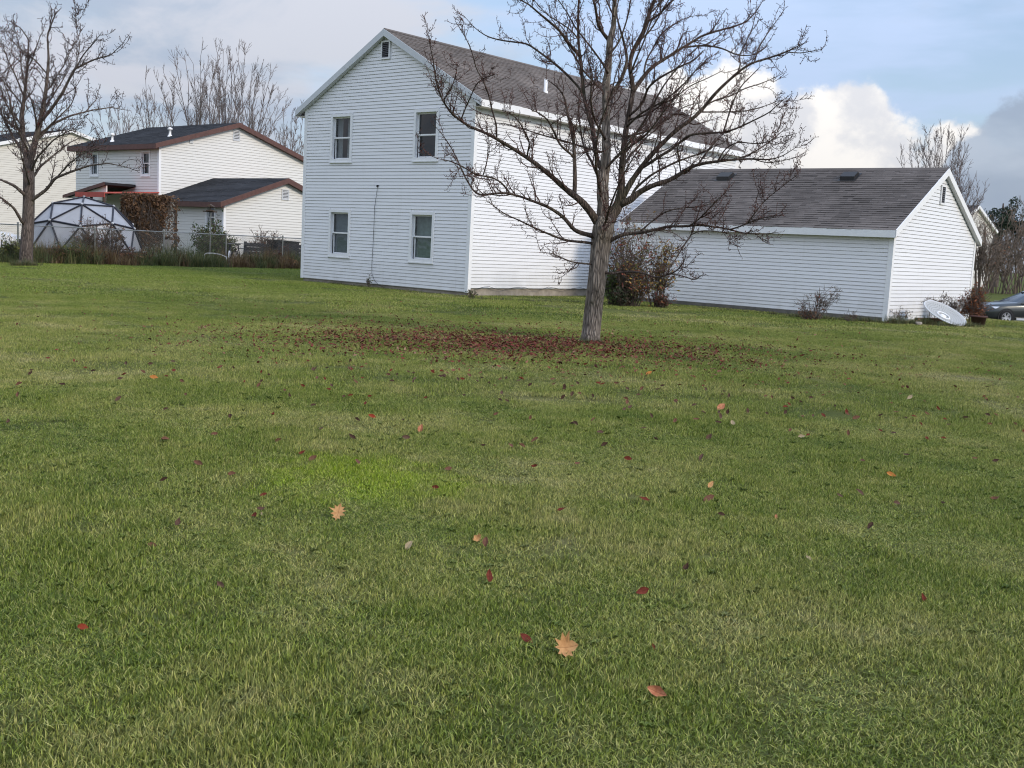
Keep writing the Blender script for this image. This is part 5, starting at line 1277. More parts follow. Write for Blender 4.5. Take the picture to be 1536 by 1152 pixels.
# ------------------------------------------------------------------ geodesic dome
def make_dome():
    c = at_depth(126, 372, 45.6); zc = .45; O = np.array([c[0], c[1], 0.0])
    t = thing('geodesic_dome', 'geodesic dome greenhouse with white film panels and dark struts', 'greenhouse', O, R(18))
    rad, zs = 2.32, .93
    ph = (1 + 5 ** .5) / 2; iv = [Vector(v).normalized() for v in ((0, 1, ph), (0, -1, ph), (0, 1, -ph), (0, -1, -ph), (1, ph, 0), (-1, ph, 0), (1, -ph, 0), (-1, -ph, 0), (ph, 0, 1), (ph, 0, -1), (-ph, 0, 1), (-ph, 0, -1))]
    q = iv[0].rotation_difference(Vector((0, 0, 1))); iv = [q @ v for v in iv]
    el = min((iv[i] - iv[j]).length for i in range(12) for j in range(i)); tris = [(i, j, k) for i in range(12) for j in range(i) for k in range(j) if max((iv[i] - iv[j]).length, (iv[j] - iv[k]).length, (iv[i] - iv[k]).length) < el * 1.1]
    pts = {}; T2 = []
    def pt(v):
        v = v.normalized(); k = tuple(round(x, 4) for x in v); pts[k] = v; return k
    for a, b_, c_ in tris:
        A, B, C = iv[a], iv[b_], iv[c_]; ab, bc, ca = pt(A + B), pt(B + C), pt(C + A); A, B, C = pt(A), pt(B), pt(C)
        T2 += [(A, ab, ca), (B, bc, ab), (C, ca, bc), (ab, bc, ca)]
    low = -.12
    T2 = [x for x in T2 if min(pts[k][2] for k in x) > low]
    W = {k: np.array([v[0] * rad, v[1] * rad, zc + max(0, v[2]) * rad * zs]) for k, v in pts.items()}
    edges = set()
    for x in T2:
        n = MB(); ctr = sum(W[k] for k in x) / 3; n.poly([tuple(ctr + (W[k] - ctr) * .985 - (W[k] - np.array([0, 0, zc])) * .012) for k in x]); n.build('panel', MAT['panel'], t)
        for i in range(3): edges.add(tuple(sorted((x[i], x[(i + 1) % 3]))))
    for a, b_ in sorted(edges):
        k = MB(); k.tube([W[a], W[b_]], .036, 6); k.build('strut', MAT['strut'], t)
    for kk in {k for x in T2 for k in x}:
        p = W[kk]; d = Vector(p - np.array([0, 0, zc])).normalized(); M_ = Matrix.Translation(Vector(p)) @ Vector((0, 0, 1)).rotation_difference(d).to_matrix().to_4x4()
        k = MB(); k.lathe([(.0, .055), (.048, .050), (.055, 0.0), (.04, -.03)], 8, None, M_); k.build('hub', MAT['hub'], t)
    k = MB(); k.lathe([(rad + .05, -.05), (rad + .05, zc - .02), (rad - .15, zc - .02)], 30); k.build('base_wall', MAT['brick'], t)
make_dome()

# ------------------------------------------------------------------ vine-covered lattice, feeder, bicycles, boards
def make_hedge():
    a, b_ = at_depth(186, 300, 48.2), at_depth(264, 300, 49.6)
    t = thing('lattice_screen', 'tall lattice screen overgrown with brown hanging vines beside the dome', 'screen', (a[0], a[1], 0), math.atan2(b_[1] - a[1], b_[0] - a[0]))
    L = float(np.hypot(b_[0] - a[0], b_[1] - a[1])); top = at_depth(225, 296, 48.9)[2]
    for x in (0.0, L / 2, L):
        k = MB(); k.box(x - .05, x + .05, -.05, .05, 0, top); k.build('post', MAT['wood_brown'], t)
    k = MB(); k.box(-.06, L + .06, -.04, .04, top - .1, top - .001); k.build('top_beam', MAT['wood_brown'], t)
    st = .17; H0 = .5; hh = top - .12
    me = {}
    x = -hh
    while x < L:                                   # crossing slats, clipped to the frame
        for sg in (1, -1):
            p, q = (x, H0), (x + hh - H0, hh)
            u0, u1 = max(p[0], .05), min(q[0], L - .05)
            if u1 - u0 > .1:
                z0_, z1_ = H0 + (u0 - x), H0 + (u1 - x)
                if sg < 0: z0_, z1_ = hh - (u0 - x), hh - (u1 - x)
                k = MB(); d = np.array([u1 - u0, 0, z1_ - z0_]); d /= np.linalg.norm(d); nn = np.array([-d[2], 0, d[0]]) * .022; yo = .012 * sg
                k.prism([np.array([u0, yo, z0_]) - nn, np.array([u1, yo, z1_]) - nn, np.array([u1, yo, z1_]) + nn, np.array([u0, yo, z0_]) + nn], (0, .008, 0)); k.build('slat', MAT['lattice'], t)
        x += st
    r = np.random.default_rng(4); tb = TwigBin()
    def dens(u, z): return 1.0 if u < L * .74 else max(0.10 if z > 1.2 else .6, 1 - (u - L * .74) / (L * .12) + (z - 2.3) * 1.4)
    for _ in range(620):
        u, z = r.uniform(-.1, L + .1), r.uniform(1.0, top + .1)
        if r.random() > dens(u, z): continue
        S = wander(np.array([u, -r.uniform(.05, .3), z]), np.array([r.normal(0, .4), -.1, -1.0]), r.uniform(.3, 1.1), 6, r, .25, -.12); S[:, 2] = np.maximum(S[:, 2], .05); tb.shoot(S, .011, .006, 3)
    tb.build(t, MAT['twig_shrub'], MAT['litter'], 'vine_stems')
    def fn(r_, n):
        out = []
        while len(out) < n:
            u, z = r_.uniform(-.15, L + .12), top + .12 - abs(r_.normal(0, .85)) if r_.random() < .6 else r_.uniform(.3, top)
            if z > .25 and r_.random() < dens(u, z): out.append((u, -r_.uniform(-.12, .32) - .12 * math.sin(u * 5 + z * 3), z))
        return np.array(out)
    V, F, C = leaf_mass(r, 6400, fn, .08, [(.15, .085, .045), (.11, .06, .035), (.19, .11, .055), (.08, .05, .032)])
    tag(np_mesh('vine_leaves', V, F, MAT['leafy'], t, {'Col': ('FLOAT_COLOR', 'FACE', C)}), kind='stuff')
make_hedge()
def small_back_things():
    p = fence_at(323, .45); t = thing('feeder_pole', 'thin grey pole with a small crossbar feeder behind the fence', 'pole', p); H_ = at_depth(323, 318, float(p[1]))[2]
    k = MB(); k.tube([(0, 0, -.1), (.02, 0, H_)], .026, 6, caps=True); k.build('pole', MAT['galv'], t)
    k = MB(); k.box(-.32, .28, -.03, .03, H_ - .02, H_ + .03); k.box(-.16, .14, -.12, .12, H_ + .03, H_ + .07); k.prism([(-.18, -.14, H_ + .22), (.16, -.14, H_ + .22), (0, -.14, H_ + .32)], (0, .28, 0)); k.box(-.02, .02, -.02, .02, H_ + .06, H_ + .22); k.build('feeder_tray', MAT['wood_brown'], t)
    def bicycle(label, loc, rz, tyre):
        t = thing('bicycle', label, 'bicycle', loc, rz, 'bicycles parked behind the fence')
        for x in (-.52, .52):
            k = MB(); n = 28; k.tube([(x + .33 * math.cos(i * 6.2832 / n), 0, .34 + .33 * math.sin(i * 6.2832 / n)) for i in range(n + 1)], .024, 6); w = k.build('wheel', tyre, t)
            k = MB()
            for i in range(10): k.tube([(x, 0, .34), (x + .32 * math.cos(i * .628), 0, .34 + .32 * math.sin(i * .628))], .004, 3)
            k.build('spokes', MAT['galv'], w)
        k = MB(); A, B, C, D_, E_ = (-.52, 0, .34), (-.08, 0, .30), (-.22, 0, .78), (.36, 0, .80), (.52, 0, .34)
        for a, b_ in ((A, B), (A, C), (B, C), (B, D_), (C, D_), (D_, E_), (C, (-.25, 0, .92)), (D_, (.32, 0, .98))): k.tube([a, b_], .018, 6)
        k.build('frame', MAT['strut'], t)
        k = MB(); k.prism([(-.38, -.07, .92), (-.38, .07, .92), (-.10, .02, .94), (-.10, -.02, .94)], (0, 0, .05)); k.build('saddle', MAT['black'], t)
        k = MB(); k.tube([(.22, -.28, 1.0), (.30, -.2, 1.0), (.32, 0, .98), (.30, .2, 1.0), (.22, .28, 1.0)], .014, 6); k.build('handlebar', MAT['galv'], t)
    bicycle('bicycle with pale tyres leaning behind the fence near the green shrub', fence_at(352, .35), ROTZ + .9, MAT['trim_grey'])
    bicycle('dark bicycle behind the fence, nearest the stacked boards', fence_at(372, .5), ROTZ + .4, MAT['tyre'])
    # low dark board screen near the house
    a = fence_at(384, .9); t = thing('board_screen', 'low dark board screen behind the fence beside the house', 'screen', a, ROTZ); r = random.Random(3)
    for i in range(5):
        k = MB(); k.box(0, 3.4, -.02 + .01 * (i % 2), .02 + .01 * (i % 2), .12 + i * .19, .12 + i * .19 + .17); k.build('board', MAT['wood_dark'], t)
    for x in (.1, 1.7, 3.3):
        k = MB(); k.box(x - .05, x + .05, .032, .12, 0, 1.1); k.build('post', MAT['wood_dark'], t)
    a = fence_at(440, .8); t = thing('utility_box', 'black box cabinet beside the back corner of the white house', 'box', a, ROTZ)
    k = MB(); k.box(-.6, .6, -.4, .4, 0, 1.15); k.build('cabinet', MAT['wood_dark'], t); k = MB(); k.prism([(-.65, -.45, 1.15), (.65, -.45, 1.15), (.65, -.45, 1.20), (-.65, -.45, 1.24)], (0, .9, 0)); k.build('lid', MAT['black'], t)
    # white arched hoop in the weeds
    a = fence_at(316, -.25); t = thing('garden_hoop', 'white arched garden hoop lying in the weeds by the fence', 'hoop', a, .3)
    k = MB(); k.tube([(-.42, 0, .38), (-.40, 0, .50), (-.3, 0, .55), (-.05, 0, .56), (.25, 0, .52), (.5, 0, .42)], .02, 6, caps=True); k.build('hoop', MAT['trim_grey'], t)
    k = MB(); k.tube([(-.42, 0, 0), (-.42, 0, .39)], .02, 5); k.tube([(.5, 0, 0), (.5, 0, .43)], .02, 5); k.build('leg', MAT['trim_grey'], t)
    # garden chair
    a = fence_at(279, 1.6); t = thing('garden_chair', 'grey slatted garden chair tilted against the cream garage side', 'chair', a, -.6)
    for i in range(5):
        k = MB(); x = -.22 + i * .1; k.prism([(x, 0, .4), (x + .08, 0, .4), (x + .08, .18, 1.02), (x, .18, 1.02)], (0, .02, 0)); k.build('back_slat', MAT['lattice'], t)
    k = MB(); k.box(-.25, .29, -.45, -.02, .36, .40); k.build('seat', MAT['lattice'], t)
    for x, y in ((-.23, -.42), (.24, -.42), (-.23, -.05), (.24, -.05)):
        k = MB(); k.box(x - .02, x + .03, y - .02, y + .02, 0, .358); k.build('leg', MAT['lattice'], t)
    # white picket piece at the far left
    a = fence_at(20, 2.2); t = thing('picket_panel', 'short white picket panel left of the dome', 'fence', a, ROTZ)
    for i in range(8):
        k = MB(); k.prism([(i * .13, 0, .05), (i * .13 + .07, 0, .05), (i * .13 + .07, 0, 1.0), (i * .13 + .035, 0, 1.07), (i * .13, 0, 1.0)], (0, .02, 0)); k.build('picket', MAT['trim'], t)
    for z in (.25, .8):
        k = MB(); k.box(-.03, 1.05, .021, .05, z, z + .08); k.build('rail', MAT['trim'], t)
small_back_things()

# ------------------------------------------------------------------ dish, planter, stones
def make_dish():
    c = at_depth(1417, 470.5, 29.35); t = thing('perforated_dish', 'round white perforated metal dish tilted on the ground beside the garage end', 'dish', (c[0], c[1], tz(c[0], c[1])))
    tocam = CAM - c; tocam /= np.linalg.norm(tocam); rt = XR; up = -DN
    n = .50 * tocam + .866 * (.53 * rt + .85 * up); n /= np.linalg.norm(n)
    b = NB('perforated_white_metal'); oc = b.N.new('ShaderNodeTexCoord').outputs['Object']
    sp = b.n('ShaderNodeSeparateXYZ', Vector=oc); rr = b.math('SQRT', b.math('ADD', b.math('MULTIPLY', sp.outputs[0], sp.outputs[0]), b.math('MULTIPLY', sp.outputs[1], sp.outputs[1])))
    ring = b.math('FRACT', b.math('MULTIPLY', rr, 16.0)); an = b.math('FRACT', b.math('ADD', b.math('MULTIPLY', b.math('ARCTAN2', sp.outputs[1], sp.outputs[0]), 48 / 6.2832), b.math('MULTIPLY', rr, 3.0)))
    hole = b.math('MULTIPLY', b.math('GREATER_THAN', ring, .45), b.math('GREATER_THAN', an, .5))
    hole = b.math('MULTIPLY', hole, b.math('LESS_THAN', rr, .54))
    b.col(b.mix(b.math('MULTIPLY', hole, .75), (.45, .455, .44), (.11, .115, .11))).set(.5, .4); dm = b.m
    M_ = Matrix.Translation(Vector(c) - Vector(t.location)) @ Vector((0, 0, 1)).rotation_difference(Vector(n)).to_matrix().to_4x4()
    k = MB(); k.lathe([(0.001, -.085), (.15, -.078), (.3, -.055), (.45, -.02), (.585, .03)], 40); k.lathe([(0.001, -.10), (.3, -.07), (.585, .015)], 40); d = k.build('dish_face', dm, t, True); d.matrix_local = M_
    k = MB(); k.tube([(.59 * math.cos(i * 6.2832 / 40), .59 * math.sin(i * 6.2832 / 40), .02) for i in range(41)], .018, 6); rm = k.build('rim', MAT['trim_grey'], t, True); rm.matrix_local = M_
    k = MB(); k.tube([(.17 * math.cos(i * 6.2832 / 24), .17 * math.sin(i * 6.2832 / 24), -.06) for i in range(25)], .02, 5); k.lathe([(.001, -.05), (.08, -.055), (.09, -.085)], 14); ct = k.build('centre_ring', MAT['trim'], t, True); ct.matrix_local = M_
    # propping block of old bricks underneath
    r = random.Random(6); lp = gp(1396, 485); s = thing('brick_pile', 'low pile of brown bricks propping up the dish', 'bricks', lp, .5)
    for i in range(16):
        k = MB(); x, y, z = (i % 4) * .22 - .4, ((i // 4) % 2) * .12 - .05, (i // 8) * .075; w = .1
        k.box(-w, w, -.05, .05, 0, .066); o = k.build('brick', MAT['brick'] if i % 3 else MAT['wood_brown'], s); o.location = (x + r.uniform(-.02, .02), y, z); o.rotation_euler = (0, 0, r.uniform(-.2, .2))
    q = gp(1378, 488); s = MB(); rr_ = np.random.default_rng(2); pts = rr_.normal(0, 1, (24, 3)); pts /= np.linalg.norm(pts, axis=1)[:, None]
    import bmesh
    bm = bmesh.new()
    for p in pts * np.array([.11, .09, .05]) * rr_.uniform(.85, 1.1, (24, 1)): bm.verts.new(p)
    bmesh.ops.convex_hull(bm, input=bm.verts); me = bpy.data.meshes.new('stone'); bm.to_mesh(me); bm.free(); me.materials.append(MAT['concrete']); o = link('stone', me, None, (q[0], q[1], q[2] + .05)); tag(o, 'small pale grey stone in the grass left of the dish', 'stone')
    p = gp(1467, 488); t = thing('planter', 'brown round plastic planter tub near the parked car', 'planter', p)
    k = MB(); k.lathe([(.001, .0), (.16, 0), (.2, .22), (.225, .22), (.225, .26), (.19, .26), (.185, .18)], 20); k.build('tub', MAT['pot'], t, True)
    k = MB(); k.lathe([(.001, .19), (.188, .185)], 16); k.build('soil', MAT['wood_brown'], t)
make_dish()

# ------------------------------------------------------------------ driveway and cars
def make_drive():
    # gravel drive behind the garage, along GV
    s0, s1 = 20.5, 27.5; V, F = [], []; gs = np.linspace(-45, 8, 54); ss = np.linspace(s0, s1, 8)
    for g in gs:
        for s in ss:
            p = BG + SV * s + GV * g; V.append((p[0], p[1], tz(p[0], p[1]) + .03))
    n = len(ss); F = [(i * n + j, i * n + j + 1, (i + 1) * n + j + 1, (i + 1) * n + j) for i in range(len(gs) - 1) for j in range(n - 1)]
    o = np_mesh('driveway', np.array(V), np.array(F), MAT['asphalt'], smooth=True); tag(o, kind='structure')
make_drive()
def car(name, label, loc, rz, pm, estate=True):
    t = thing(name, label, 'car', loc, rz)     # nose toward -x
    # stations: x, half width, z bottom, z shoulder(belt), bulge
    st = [(-2.38, .58, .42, .60), (-2.34, .74, .30, .70), (-2.22, .84, .25, .80), (-1.95, .89, .24, .88), (-1.4, .91, .24, .945), (-.85, .915, .24, .99), (-.4, .92, .24, 1.02), (.6, .92, .24, 1.04), (1.5, .915, .26, 1.06), (2.0, .89, .30, 1.06), (2.3, .82, .36, .98), (2.38, .70, .45, .85)]
    k = MB(); rings = []
    for x, w, zb, zt in st:
        h = zt - zb; rings.append([(x, -w * .93, zb), (x, -w, zb + .18 * h), (x, -w * 1.0, zb + .55 * h), (x, -w * .985, zb + .82 * h), (x, -w * .90, zt), (x, -w * .5, zt + .02), (x, 0, zt + .03), (x, w * .5, zt + .02), (x, w * .90, zt), (x, w * .985, zb + .82 * h), (x, w, zb + .55 * h), (x, w, zb + .18 * h), (x, w * .93, zb)])
    n = len(rings[0]); k.add([p for r_ in rings for p in r_], [(i * n + j, i * n + (j + 1) % n, (i + 1) * n + (j + 1) % n, (i + 1) * n + j) for i in range(len(rings) - 1) for j in range(n)] + [tuple(range(n)), tuple(range((len(rings) - 1) * n + n - 1, (len(rings) - 1) * n - 1, -1))]); body = k.build('body', pm, t, True)
    cab = [(-.72, .80, 1.0, 1.005), (-.16, .78, 1.02, 1.26), (.25, .74, 1.03, 1.46), (.5, .72, 1.04, 1.57), (1.2, .71, 1.05, 1.57), (1.9, .70, 1.05, 1.50), (2.15, .72, 1.05, 1.34), (2.33, .74, 1.0, 1.02)]
    k = MB(); rings = []
    for x, w, zb, zt in cab: rings.append([(x, -.86, zb - .03), (x, -w, zb + (zt - zb) * .9), (x, -w * .9, zt), (x, 0, zt + .025), (x, w * .9, zt), (x, w, zb + (zt - zb) * .9), (x, .86, zb - .03)])
    n = 7; k.add([p for r_ in rings for p in r_], [(i * n + j, i * n + j + 1, (i + 1) * n + j + 1, (i + 1) * n + j) for i in range(len(rings) - 1) for j in range(n - 1)]); k.build('cabin_glass', MAT['car_glass'], t, True)
    k = MB(); rr = [r_ for r_ in rings[2:6]]
    k.add([(p[0], p[1] * 1.01, p[2] + .012) for r_ in rr for p in r_[1:6]], [(i * 5 + j, i * 5 + j + 1, (i + 1) * 5 + j + 1, (i + 1) * 5 + j) for i in range(len(rr) - 1) for j in range(4)]); k.build('roof', pm, t, True)
    for sg in (-1, 1):
        k = MB(); k.tube([(-.72, sg * .84, 1.0), (-.16, sg * .80, 1.23), (.25, sg * .755, 1.43), (.5, sg * .735, 1.54), (1.9, sg * .715, 1.47)], .028, 6); k.build('pillar', pm, t, True)
        k = MB(); k.tube([(.65, sg * .88, 1.02), (.67, sg * .735, 1.5)], .035, 6); k.build('pillar', pm, t, True)
        k = MB(); k.tube([(-.95, sg * .87, 1.0), (.5, sg * .885, 1.035), (2.0, sg * .87, 1.05)], .014, 5); k.build('belt_trim', MAT['galv'], t)
        k = MB(); k.box(-.40, -.23, min(sg * .90, sg * 1.06), max(sg * .90, sg * 1.06), 1.0, 1.13); k.build('mirror', pm, t)
        k = MB(); k.prism([(-2.27, sg * .62, .66), (-2.0, sg * .885, .70), (-1.82, sg * .895, .80), (-2.15, sg * .80, .79)], (0, sg * .012, .01)); k.build('headlight', MAT['lamp'], t)
        k = MB(); k.box(-.95, 1.0, min(sg * .90, sg * .945), max(sg * .90, sg * .945), .24, .33); k.build('sill_trim', MAT['lamp'], t)
        for x in (-1.45, 1.28):
            M_ = Matrix.Translation((x, sg * .80, .34)) @ Matrix.Rotation(-sg * math.pi / 2, 4, 'X')
            k = MB(); k.lathe([(.36, .118), (.405, .122), (.405, .095), (.30, .05)], 24, None, M_); k.build('arch', MAT['black'], t)
            k = MB(); k.lathe([(.21, .06), (.23, .135), (.30, .145), (.335, .12), (.34, .0), (.335, -.1)], 28, None, M_); wh = k.build('wheel', MAT['tyre'], t, True)
            k = MB(); k.lathe([(.0, .115), (.06, .12), (.065, .10)], 12, None, M_); k.lathe([(.20, .115), (.232, .14), (.235, .12)], 24, None, M_)
            for i in range(10):
                a = i * .6283 + (.12 if i % 2 else -.12); c_, s_ = math.cos(a), math.sin(a); pts = [(.05 * c_ - .018 * s_, .05 * s_ + .018 * c_, .112), (.05 * c_ + .018 * s_, .05 * s_ - .018 * c_, .112), (.21 * c_ + .02 * s_, .21 * s_ - .02 * c_, .125), (.21 * c_ - .02 * s_, .21 * s_ + .02 * c_, .125)]
                k.prism([tuple(M_ @ Vector(p)) for p in pts], tuple(M_.to_3x3() @ Vector((0, 0, .012))))
            k.build('rim', MAT['alloy'], wh)
            k = MB(); k.lathe([(.0, .07), (.225, .07)], 20, None, M_); k.build('brake_shadow_plate', MAT['black'], wh)
    k = MB(); k.box(-2.40, -2.33, -.55, .55, .42, .56); k.build('grille', MAT['black'], t)
    k = MB(); k.prism([(-2.40, -.74, .26), (-2.30, -.80, .26), (-2.30, -.80, .36), (-2.40, -.74, .36)], (0, 1.5, 0)); k.build('bumper_lip', MAT['black'], t)
b_ = NB('car_window'); b_.col((.012, .014, .016)).set(.06, .6); MAT['car_glass'] = b_.m
def make_cars():
    q = ray(1508, 485.5); Y = 51.5
    for Y in np.arange(46, 60, .25):
        p = CAM + q * (Y / q[1])
        if p[2] <= tz(p[0], p[1]) + .03: break
    ang = R(10); d = np.array([math.cos(ang), math.sin(ang), 0])
    side = np.array([math.sin(ang), -math.cos(ang), 0])
    loc = p + d * 1.45 - side * .9
    car('parked_car', 'dark grey-green parked car with alloy wheels at the right edge', (loc[0], loc[1], p[2] - .06), ang, MAT['car_green'])
    a = at_depth(14, 340, 52); car('parked_car', 'white parked car partly cut off at the left edge', (a[0] - 2.3, a[1] + .5, 0), math.pi + R(12), MAT['car_white'])
make_cars()

# ------------------------------------------------------------------ fallen leaves
LOBES = {
 'oak': [(0, -.5), (.06, -.30), (.22, -.32), (.16, -.14), (.40, -.12), (.22, .04), (.46, .16), (.22, .20), (.30, .38), (.12, .34), (.02, .55)],
 'maple': [(0, -.42), (.08, -.22), (.30, -.34), (.28, -.16), (.52, -.04), (.36, .06), (.46, .26), (.24, .20), (.20, .32), (.0, .55)],
 'oval': [(0, -.5), (.14, -.3), (.24, -.05), (.22, .2), (.10, .42), (0, .52)]}
def leaf_shape(kind, curl, fold, r):
    half = LOBES[kind]; pts = [(x, y) for x, y in half] + [(-x, y) for x, y in half[-2:0:-1]]
    pts = [(x * r.uniform(.86, 1.12), y * r.uniform(.92, 1.07)) for x, y in pts]; n = len(pts)
    ph, tw, cl = r.uniform(0, 6.28), r.uniform(-.35, .35), r.uniform(.6, 1.4)
    def z(x, y): return curl * cl * (x * x * 1.5 + (y - .1) ** 2 * 1.0) + fold * abs(x) + tw * x * y * 2 + .035 * math.sin(8 * x + ph) * math.sin(7 * y + ph * 2)
    inner = [(x * .55, y * .55) for x, y in pts]
    V = [(0, 0, z(0, 0))] + [(x, y, z(x, y)) for x, y in inner] + [(x, y, z(x, y) + r.uniform(-.02, .05)) for x, y in pts]
    F = [(0, 1 + k, 1 + (k + 1) % n) for k in range(n)] + [(1 + k, 1 + n + k, 1 + n + (k + 1) % n, 1 + (k + 1) % n) for k in range(n)]
    return V, F
def make_leaves():
    r = random.Random(12); nr = np.random.default_rng(12)
    def colmat(name, c, c2):
        b = NB(name); oc = b.pos((1, 1, 1), 'object'); v = b.noise(oc, 5, 5, .6); vein = b.math('LESS_THAN', b.math('ABSOLUTE', b.n('ShaderNodeSeparateXYZ', Vector=b.N.new('ShaderNodeTexCoord').outputs['Object']).outputs[0]), .014)
        cc = b.ramp(v, [(.3, c), (.7, c2)]); cc = b.mix(b.math('MULTIPLY', vein, .5), cc, tuple(x * .5 for x in c)); b.col(cc).set(.75, .12); b.translucent(cc, .12); return b.m
    LM = {'tan': colmat('tan_leaf', (.44, .22, .09), (.62, .36, .16)), 'pink': colmat('pinkish_leaf', (.36, .12, .065), (.54, .26, .14)), 'red': colmat('dark_red_leaf', (.11, .024, .016), (.20, .048, .030)), 'brown': colmat('brown_leaf', (.085, .05, .035), (.15, .085, .06)),
          'purple': colmat('mauve_brown_leaf', (.13, .060, .038), (.20, .098, .062)), 'orange': colmat('orange_leaf', (.46, .16, .04), (.55, .24, .07)), 'pale': colmat('pale_leaf', (.31, .24, .14), (.42, .34, .22)), 'scarlet': colmat('scarlet_leaf', (.25, .035, .02), (.34, .07, .03)), 'dark': colmat('dark_brown_leaf', (.045, .024, .016), (.085, .046, .030))}
    named = [(507, 772, 26, 'oak', 'tan', 'pinkish tan pointed oak leaf lying below the vivid green patch', .22, .10), (847, 980, 34, 'maple', 'tan', 'large curled tan maple leaf near the bottom centre', .8, .05), (790, 962, 20, 'oval', 'red', 'dark red oval leaf left of the large tan maple leaf', .3, .1),
      (984, 1047, 27, 'oval', 'pink', 'folded pink and red leaf lowest on the lawn', .6, .9), (963, 888, 19, 'oval', 'red', 'dark red leaf above and right of the large tan maple leaf', .3, .2), (125, 944, 16, 'oval', 'scarlet', 'scarlet leaf at the lower left', .3, .5),
      (331, 878, 14, 'oval', 'brown', 'small brown upright leaf at the lower left', .4, .4), (229, 818, 14, 'oval', 'purple', 'purplish brown leaf on the left foreground lawn', .3, .2), (613, 818, 17, 'oval', 'pale', 'narrow whitish leaf right of the oak leaf', .1, .6),
      (231, 576, 12, 'oval', 'orange', 'bright orange leaf on the left lawn', .3, .3), (1081, 613, 17, 'oval', 'pink', 'salmon coloured leaf on the lawn right of the tree', .4, .4), (1099, 634, 12, 'oval', 'pale', 'pale cream leaf just below the salmon leaf', .3, .3),
      (1202, 652, 10, 'oval', 'pale', 'small pale leaf on the right middle lawn', .3, .4), (1063, 654, 13, 'oval', 'brown', 'dark brown leaf left of the pale cream leaf', .3, .4), (1066, 723, 13, 'oval', 'tan', 'tan leaf on the middle lawn with a dark leaf below it', .4, .3), (1063, 744, 18, 'oval', 'purple', 'purplish leaf just below the small tan leaf', .2, .2),
      (1337, 708, 13, 'oval', 'orange', 'orange tan curled leaf on the right lawn', .5, .3), (1284, 627, 11, 'oval', 'purple', 'purplish brown leaf on the far right lawn', .3, .4), (1213, 832, 9, 'oval', 'pale', 'tiny pale round leaf on the right foreground lawn', .2, .2), (1385, 896, 13, 'oval', 'red', 'dark red leaf on the lower right lawn', .3, .3),
      (631, 646, 14, 'oval', 'pink', 'pink upright leaf above the vivid green patch', .4, .8), (558, 628, 11, 'oval', 'scarlet', 'rusty red leaf on the middle left lawn', .3, .3), (672, 702, 12, 'oval', 'purple', 'round purplish leaf at the right rim of the vivid green patch', .5, .3), (469, 690, 14, 'oval', 'purple', 'purplish leaf at the upper left rim of the vivid green patch', .3, .3),
      (298, 699, 14, 'oval', 'purple', 'grey purple leaf on the left middle lawn', .3, .4), (395, 742, 10, 'oval', 'red', 'dark leaf left of the vivid green patch', .3, .3), (973, 566, 11, 'oval', 'orange', 'orange brown leaf just right of the leaf litter', .3, .3), (1364, 599, 10, 'oval', 'pale', 'whitish leaf far out on the right lawn', .3, .3),
      (716, 806, 13, 'maple', 'tan', 'straw coloured curled leaf in the centre foreground', .4, .5), (393, 769, 6, 'oval', 'pale', 'tiny white leaf left of the oak leaf', .2, .2), (1164, 770, 9, 'oval', 'pink', 'small pinkish leaf on the right foreground lawn', .4, .5), (980, 972, 9, 'oval', 'red', 'small red leaf right of the large tan maple leaf', .4, .4)]
    for (u, v, wpx, kind, mk, lab, curl, fold) in named:
        p = gp(u, v); size = wpx * float(np.linalg.norm(p - CAM)) / FPX * 1.12
        V, F = leaf_shape(kind, curl, fold, r); me = bpy.data.meshes.new('fallen_leaf'); me.from_pydata(V, [], F); me.materials.append(LM[mk]); me.polygons.foreach_set('use_smooth', np.ones(len(F), bool))
        o = link('fallen_leaf', me); o.scale = (size, size, size); tag(o, lab, 'leaf')
        tilt = R(52) if kind != 'oval' else R(r.uniform(38, 60))
        o.rotation_mode = 'ZXY'; o.location = (p[0], p[1], p[2] + .010 + .28 * size * math.sin(tilt))
        o.rotation_euler = (tilt, r.uniform(-.2, .2), r.uniform(-.3, .5) if kind == 'oak' else r.uniform(-3, 3))
    # the mass of small leaves: dense under the tree, thinning out over the lawn
    pts = []
    c1 = gp(715, 520); c2 = gp(890, 528); c3 = gp(560, 498); c4 = gp(1030, 530)
    for (c, sx, sy, n) in ((c1, 1.45, 1.2, 5600), (c2, 1.2, 1.05, 1800), (c3, 1.7, 2.3, 1250), (c4, 1.2, 1.2, 800), (c1, 2.3, 2.0, 1300), (c2, 4.6, 4.2, 1700)):
        q = np.stack([nr.normal(c[0], sx, n), nr.normal(c[1], sy, n)], 1); pts.append(q)
    n = 1750; d = nr.uniform(9.5, 34, n); u = nr.uniform(-.60, .62, n); q = np.stack([u * d, d], 1); w = np.clip((d - 8) / 12, 0.05, 1) * np.where(u > .1, 1.25, .75); q = q[nr.random(n) < w]; pts.append(q)
    n = 20; d = nr.uniform(4.6, 10, n); pts.append(np.stack([nr.uniform(-.5, .5, n) * d, d], 1))
    P = np.concatenate(pts)
    drift = .5 + .5 * np.sin(P[:, 0] * 2.3 + 1.7 * np.sin(P[:, 1] * 1.9)) * np.sin(P[:, 1] * 2.7 + np.sin(P[:, 0] * 3.1)); P = P[nr.random(len(P)) < .62 + .38 * drift]      # leaves gather in drifts
    def free(p):
        for O, (x0, x1, y0, y1) in ((KH, (-.1, 15, -.1, 7.6)), (BG, (-.1, 6.7, -.1, 8.7))):
            dd = p - O[:2]; s, g = dd @ SV[:2], dd @ GV[:2]
            if x0 < s < x1 and y0 < g < y1: return False
        tb_ = gp(885, 517); return np.hypot(*(p - tb_[:2])) > .24
    P = np.array([p for p in P if free(p)])
    P = P[np.argsort(np.hypot(P[:, 0], P[:, 1]))]
    shapes = []
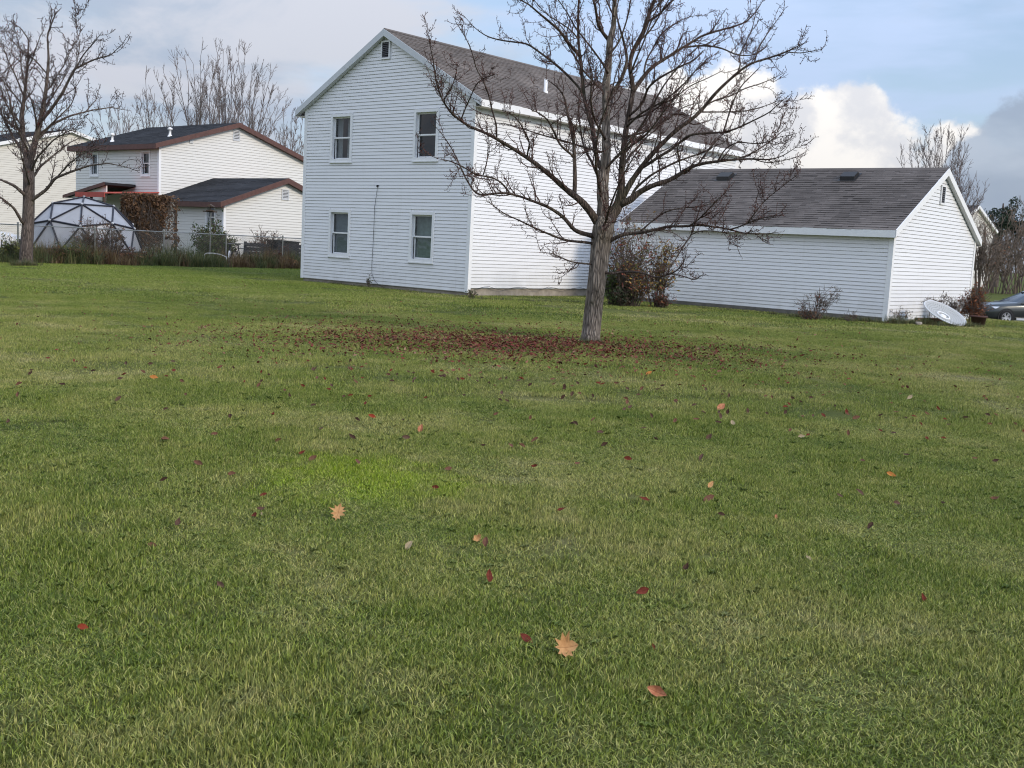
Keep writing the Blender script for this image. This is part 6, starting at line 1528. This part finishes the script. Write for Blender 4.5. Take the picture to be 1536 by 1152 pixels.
    for i in range(8): shapes.append(leaf_shape('oval', r.uniform(.3, .9), r.uniform(.1, .7), r))
    mk = ['red', 'red', 'brown', 'purple', 'dark', 'dark', 'brown']
    meshes = []
    for V, F in shapes:
        for m_ in ('red', 'brown', 'purple', 'dark'):
            me = bpy.data.meshes.new('fallen_leaf'); me.from_pydata(V, [], F); me.materials.append(LM[m_]); meshes.append(me)
    n1 = 262
    for x, y in P[:n1]:
        o = link('fallen_leaf', meshes[r.randrange(len(meshes))]); s = r.uniform(.045, .072); o.scale = (s, s, s); o.location = (x, y, tz(x, y) + r.uniform(.028, .046)); o.rotation_mode = 'ZXY'; o.rotation_euler = (r.uniform(.1, 1.0), r.uniform(-.5, .5), r.uniform(0, 6.28))
        tag(o, 'small dark curled leaf scattered on the lawn, one of many alike', 'leaf', 'small dark leaves scattered on the lawn')
    cols = np.array([(.20, .050, .038), (.165, .045, .034), (.12, .038, .028), (.25, .085, .058), (.20, .090, .058), (.08, .032, .024), (.28, .13, .085), (.40, .23, .15)]); wts = [.22, .2, .15, .14, .12, .1, .05, .02]
    Vs, Fs, Cs, n = [], [], [], 0
    simp = []
    for i in range(6):                                # lighter leaf: two folded halves
        c_, f_ = r.uniform(.3, 1.0), r.uniform(.2, .9)
        yy = [-.5, -.15, .2, .5]; ww = [0, .24, .22, 0]
        simp.append((np.array([(0, -.5, .1 * c_), (.25, -.12, f_ * .25), (.2, .22, f_ * .2), (0, .5, .25 * c_), (-.2, .22, f_ * .2), (-.25, -.12, f_ * .25)]), np.array([(0, 1, 2), (0, 2, 3), (0, 3, 4), (0, 4, 5)])))
    for x, y in P[n1:]:
        V, F = simp[r.randrange(6)]; s = r.uniform(.03, .066); a, b_, c_ = r.uniform(0, 6.28), r.gauss(0, .4), r.gauss(0, .4)
        Rm = np.array((Matrix.Rotation(a, 3, 'Z') @ Matrix.Rotation(b_, 3, 'X') @ Matrix.Rotation(c_, 3, 'Y')))
        Vs.append((V * s) @ Rm.T + np.array([x, y, tz(x, y) + r.uniform(.018, .046)])); Fs.append(F + n); n += 6
        cc = cols[nr.choice(8, p=wts)] * r.uniform(.75, 1.25); Cs.append(np.tile(np.array([*cc, 1.0]), (4, 1)))
    o = np_mesh('leaf_litter', np.concatenate(Vs), np.concatenate(Fs), MAT['litter'], None, {'Col': ('FLOAT_COLOR', 'FACE', np.concatenate(Cs))}); tag(o, 'carpet of small dark red fallen leaves around the big tree', 'leaves', kind='stuff')
make_leaves()
